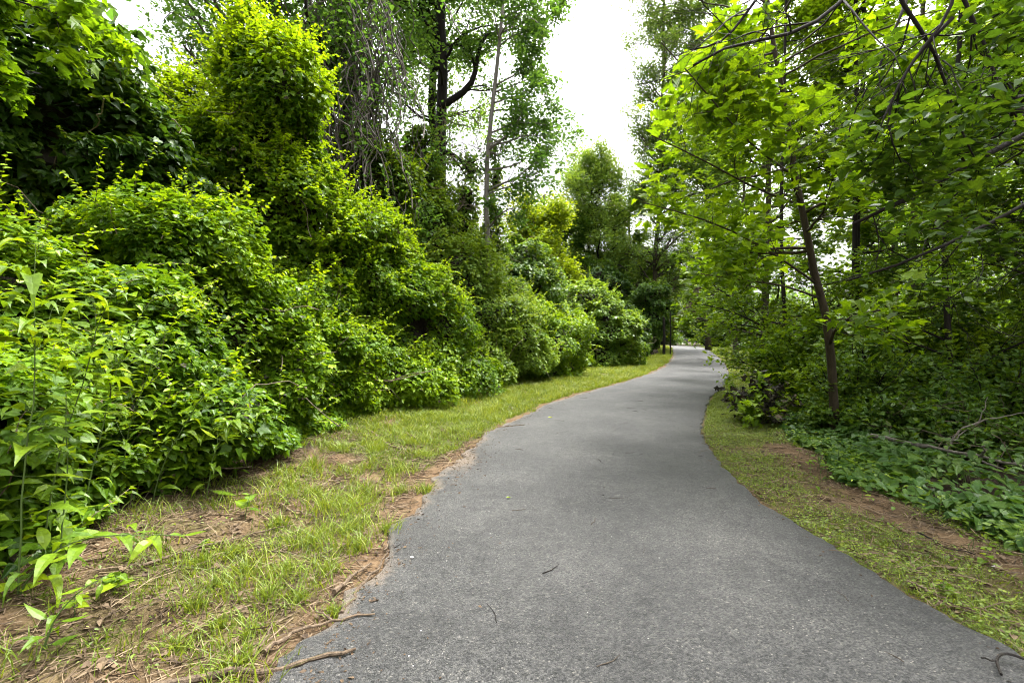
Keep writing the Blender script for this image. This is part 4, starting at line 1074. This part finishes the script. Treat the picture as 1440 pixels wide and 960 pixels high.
# twigs and flecks on the asphalt
tw = None
for i in range(34):
    if i < 10:
        px, py = [(845, 702), (870, 706), (905, 780), (985, 643), (730, 722), (850, 690), (775, 808), (1000, 690), (880, 598), (560, 770)][i]
        c = gp(px, py)
    else:
        Y = 2.2 + 14 * rng.uniform() ** 1.6; L_, R_ = float(left_edge(Y)), float(right_edge(Y)); c = np.array([rng.uniform(L_ + .1, R_ - .1), Y, 0])
    a = rng.uniform(0, 3.14); L = rng.uniform(.03, .11)
    d = np.array([math.cos(a), math.sin(a), 0]) * L
    stick('short thin twig lying on the grey path', [c - d, c + [d[1] * .2, -d[0] * .2, 0], c + d], rng.uniform(.0016, .0042), 'bark' if i % 3 else 'bark_dark', 'small_twig', 'twig', group='small twigs scattered on the path', n=6)
def pebble(label, px, py, s, group=None):
    c = gp(px, py); c[2] = float(surf(c[0], c[1])) + s * .35
    v = ico_dirs(40) * np.array([1, .8, .5]) * s * rng.uniform(.8, 1.15, (40, 1)) + c
    import bmesh
    bm = bmesh.new()
    for p in v: bm.verts.new(p - c)
    bmesh.ops.convex_hull(bm, input=bm.verts)
    loose = [w for w in bm.verts if not w.link_faces]
    bmesh.ops.delete(bm, geom=loose, context='VERTS')
    me = bpy.data.meshes.new('pebble'); bm.to_mesh(me); bm.free(); me.materials.append(M['stone'])
    o = bpy.data.objects.new('pebble', me); o.location = c; COL.objects.link(o); tag(o, label, 'pebble', group)
pebble('white pebble on the path near its left edge', 579, 789, .014)
for i in range(22):
    px, py = rng.uniform(560, 1250), rng.uniform(720, 950)
    c = gp(px, py)
    if left_edge(c[1]) + .1 < c[0] < right_edge(c[1]) - .1:
        pebble('tiny pale stone chip on the grey path', px, py, rng.uniform(.003, .006), 'stone chips on the path')
def flat_leaf(label, px, py, s, tmpl, mat, tint, name='fallen_leaf', a=0.5, dz=.012):
    c = gp(px, py); c[2] = float(surf(c[0], c[1])) + dz
    mb = MB(); leaves(mb, tmpl, c[None], np.array([[math.cos(a), math.sin(a), .05]]), np.array([[.1, 0, 1.]]), s, np.array([tint]))
    mb.v[0] = mb.v[0] - c.astype(np.float32)
    o = mb.build(name, M[mat]); o.location = c; tag(o, label, 'leaf')
flat_leaf('yellow fallen leaf lying on the path beside the grass strip', 771, 590, .10, OVAL, 'yel_leaf', 1.0)
flat_leaf('pale bleached leaf lying on the soil of the right verge', 1413, 798, .08, OVAL, 'stone', .6, a=2.6)
flat_leaf('small green leaf lying on the path', 712, 706, .05, OVAL, 'weed', .6)
flat_leaf('curled brown leaf on the dirt below the vines', 210, 765, .10, OVAL, 'straw', .45, a=-.3)
flat_leaf('flat tan leaf on the bare dirt near the seedling', 328, 750, .09, MAPLE, 'straw', .4, a=1.0)
# wire loop at the lower right
r_ = thing('wire_loop', gp(1415, 955), 'dark wire loop curling up from the path edge at the lower right', 'wire')
w0 = gp(1408, 962); w0[2] = .03
P = resample([w0, at(1401, 938, 2.2), at(1402, 922, 2.22), at(1415, 917, 2.25), at(1440, 925, 2.2), at(1475, 945, 2.1)], 16); P[:, 2] = np.maximum(P[:, 2], .045)
mb = MB(); tubes(mb, P, np.full(16, .006), 6, tint=.2); mb.build('wire', M['wire'], r_)
P = np.stack([at(1401, 938, 2.2), at(1393, 934, 2.2), at(1385, 930, 2.22), at(1380, 928, 2.22)]); P[:, 2] = np.maximum(P[:, 2], .05)
mb = MB(); tubes(mb, P, np.full(4, .004), 5, tint=.2); mb.build('spur', M['wire'], r_)

# ------------------------------------------------------------------ tall weeds, near left
def weed(label, base, h, lean, leaf=.2, pairs=9, tint=.55, name='tall_weed', tmpl=LANCE, mat='weed', r=.007, branches=0, t0=.2, group='tall weeds on the left'):
    b = np.array([base[0], base[1], float(height(base[0], base[1])) - .02])
    root = thing(name, b, label, 'weed', group)
    n = 12; d = nrm(np.array([lean[0] * .5, lean[1] * .5, 1.0])); pts = [b]
    for k in range(n - 1):
        pts.append(pts[-1] + d * h / (n - 1)); d = nrm(d + np.array([lean[0], lean[1], -.5 * (abs(lean[0]) + abs(lean[1]))]) * .16 + .05 * rvec())
    A = np.array(pts)[None]; RA = np.linspace(r, r * .35, n)[None]
    sb = MB(); tubes(sb, A, RA, 6)
    lb = MB()
    def dress(P, pr, lf, tt0):
        m = len(P); q = pr * 2
        t = np.repeat(np.linspace(tt0, 1, pr), 2)[None].repeat(m, 0) * (P.shape[1] - 1)
        i0 = np.minimum(t.astype(int), P.shape[1] - 2); fr = (t - i0)[..., None]; ii = np.arange(m)[:, None]
        p = P[ii, i0] * (1 - fr) + P[ii, i0 + 1] * fr; ta = nrm(P[ii, i0 + 1] - P[ii, i0])
        a = np.repeat(np.arange(pr), 2) * 1.57 + np.tile([0, np.pi], pr) + rng.normal(0, .3, (m, q))
        sd = np.stack([np.cos(a), np.sin(a), 0 * a], -1)
        fw = sd + .35 * ta + .25 * rvec(m, q) + np.array([0, 0, -.1]) * rng.uniform(0, 4, (m, q, 1))
        up = nrm(np.array([0, 0, 1.]) - .0 * sd + .2 * rvec(m, q))
        up = up - (up * nrm(fw)).sum(-1, keepdims=True) * nrm(fw)
        pet = p + nrm(fw) * lf * .22
        tubes(sb, np.stack([p, (p + pet) / 2, pet], 2).reshape(-1, 3, 3), np.full(3, .0018), 3, cap=False)
        sz = lf * (1.1 - .55 * np.linspace(0, 1, pr).repeat(2)) * rng.uniform(.7, 1.2, (m, q))
        leaves(lb, tmpl, pet.reshape(-1, 3), fw.reshape(-1, 3), nrm(up).reshape(-1, 3), sz.ravel(), (tint + .15 * rng.normal(size=(m, q))).ravel())
    dress(A, pairs, leaf, t0)
    if branches:
        B, RB = grow(A, RA, branches, .35, .9, 45, h * .3, 6, .0, .1, .6); tubes(sb, B, RB, 5); dress(B, 5, leaf * .8, .25)
    sb.build('stem', M['gstem'], root); lb.build('leaves', M[mat], root)
    return root
def wx(px, Y): return ((px - 720) * Y / F, Y)
WD = [('tallest weed with broad drooping leaves at the left rim', wx(25, 2.75), 2.05, (.05, .02), .24, 10, .60, 2),
      ('tall weed with long pointed leaves beside the tallest one', wx(60, 3.1), 1.95, (.2, -.05), .2, 10, .62, 2),
      ('tall weed rising behind the two nearest the left rim', wx(115, 3.6), 1.9, (.12, 0), .18, 10, .55, 2),
      ('weed with narrow lime leaves in front of the broad mound', wx(165, 4.0), 1.6, (.3, -.05), .16, 10, .6, 2),
      ('weed leaning right over the dark leaves', wx(215, 4.3), 1.35, (.35, -.1), .15, 9, .58, 2),
      ('weed bending out of the mound towards the path', wx(255, 4.7), 1.3, (.5, -.1), .17, 9, .62, 1),
      ('bushy weed with hanging leaf tips at the mound edge', wx(290, 4.6), 1.05, (.3, -.15), .2, 8, .6, 2),
      ('arching weed stem with big leaves drooping over the dirt', wx(25, 2.75), 1.15, (.9, -.05), .22, 7, .62, 0),
      ('small weed at the lower left corner with few round leaves', wx(60, 2.35), .45, (.4, 0), .13, 5, .5, 0),
      ('weed deep in the left shade with dull leaves', wx(80, 3.0), 1.2, (.3, 0), .15, 8, .35, 1),
      ('weed tip standing over the crest of the broad mound', wx(200, 5.2), 2.1, (.1, 0), .15, 9, .7, 2),
      ('short weed with drooping lime leaves at the dirt edge', wx(330, 5.3), .8, (.3, -.1), .16, 7, .6, 1)]
for lab, b, h, ln, lf, pr, tn, br in WD:
    weed(lab, b, h, ln, lf * .98, int(pr * 1.6), tn - .14, branches=br * 2, r=.0055, t0=.1)
SD = [('yellow green seedling in the bare dirt beneath the drooping weeds', 345, 733, .22, .11), ('pale heart leaved seedling on the dirt near the corner', 160, 840, .13, .10),
      ('small leafy seedling beside the heart leaved one', 105, 870, .16, .07), ('seedling with three leaves at the left rim of the dirt', 25, 850, .14, .08),
      ('lime seedling low in the dirt left of the grass tufts', 285, 770, .08, .07), ('broad leaved seedling in the ivy of the right verge', 1325, 828, .09, .07),
      ('bright seedling on the soil of the right verge', 1385, 790, .12, .06)]
for lab, px, py, h, lf in SD:
    c = gp(px, py); weed(lab, c[:2], h, (.1, 0), lf, 3, .5, name='seedling', tmpl=HEART, r=.003, t0=.5, group='seedlings on the verges')

# ================================================================== camera, light, sky
cam = bpy.data.cameras.new('camera'); co = bpy.data.objects.new('camera', cam); COL.objects.link(co)
co.location = (0, 0, CAMZ); co.rotation_euler = (math.radians(90), 0, 0)
cam.sensor_width = 36; cam.lens = 17.0; cam.clip_start = .05; cam.clip_end = 1000
SC.camera = co
SUN_EL, SUN_AZ = math.radians(67), math.radians(48)      # azimuth clockwise from +Y
sun = bpy.data.lights.new('sun', 'SUN'); so = bpy.data.objects.new('sun', sun); COL.objects.link(so)
sun.energy = 1.5; sun.angle = math.radians(14); sun.color = (1, .97, .92)
so.rotation_euler = (math.pi / 2 - SUN_EL, 0, -SUN_AZ + math.pi)
so.rotation_euler = (-(math.pi / 2 - SUN_EL), 0, -SUN_AZ)
w = bpy.data.worlds.new('World'); SC.world = w; w.use_nodes = True
nt = w.node_tree; N, L = nt.nodes, nt.links
for n_ in list(N): N.remove(n_)
out = N.new('ShaderNodeOutputWorld'); bg = N.new('ShaderNodeBackground'); sky = N.new('ShaderNodeTexSky')
sky.sky_type = 'NISHITA'; sky.sun_disc = False; sky.sun_elevation = SUN_EL; sky.sun_rotation = SUN_AZ
sky.air_density = 1.0; sky.dust_density = 6.0; sky.ozone_density = 1.0
hs = N.new('ShaderNodeHueSaturation'); hs.inputs['Saturation'].default_value = .12; hs.inputs['Value'].default_value = 1.0
L.new(sky.outputs[0], hs.inputs['Color'])
# overcast cloud layer: brighter overhead than at the horizon
tcw = N.new('ShaderNodeTexCoord'); sx = N.new('ShaderNodeSeparateXYZ'); L.new(tcw.outputs['Generated'], sx.inputs[0])
mrw = N.new('ShaderNodeMapRange'); mrw.inputs[1].default_value = 0; mrw.inputs[2].default_value = 1; mrw.inputs[3].default_value = .55; mrw.inputs[4].default_value = 1.9
L.new(sx.outputs[2], mrw.inputs[0])
mw = N.new('ShaderNodeMix'); mw.data_type = 'RGBA'; mw.blend_type = 'MULTIPLY'; mw.inputs[0].default_value = 1; mw.clamp_result = False
cn = N.new('ShaderNodeTexNoise'); cn.inputs['Scale'].default_value = 2.2; cn.inputs['Detail'].default_value = 4; L.new(tcw.outputs['Generated'], cn.inputs['Vector'])
cr = N.new('ShaderNodeMapRange'); cr.inputs[1].default_value = .3; cr.inputs[2].default_value = .7; cr.inputs[3].default_value = .75; cr.inputs[4].default_value = 1.25; L.new(cn.outputs['Fac'], cr.inputs[0])
mc = N.new('ShaderNodeMix'); mc.data_type = 'RGBA'; mc.blend_type = 'MULTIPLY'; mc.inputs[0].default_value = 1; mc.clamp_result = False
L.new(hs.outputs[0], mc.inputs[6]); L.new(cr.outputs[0], mc.inputs[7]); L.new(mc.outputs[2], mw.inputs[6]); L.new(mrw.outputs[0], mw.inputs[7]); L.new(mw.outputs[2], bg.inputs['Color']); bg.inputs['Strength'].default_value = .15
L.new(bg.outputs[0], out.inputs[0])
SC.view_settings.view_transform = 'Standard'; SC.view_settings.look = 'None'
SC.view_settings.exposure = 1.93; SC.view_settings.gamma = 1
SC.render.engine = 'CYCLES'
SC.render.resolution_x, SC.render.resolution_y = 1024, 682
cy = SC.cycles
cy.max_bounces = 12; cy.diffuse_bounces = 7; cy.glossy_bounces = 2; cy.transmission_bounces = 8; cy.transparent_max_bounces = 4
cy.caustics_reflective = False; cy.caustics_refractive = False
cy.use_denoising = True
cy.filter_width = 1.05
cy.use_adaptive_sampling = True; cy.adaptive_threshold = .02
SC.render.use_persistent_data = False
print('LEAFVERTS', sum(len(m_.vertices) for m_ in bpy.data.meshes), 'OBJS', len(COL.objects))
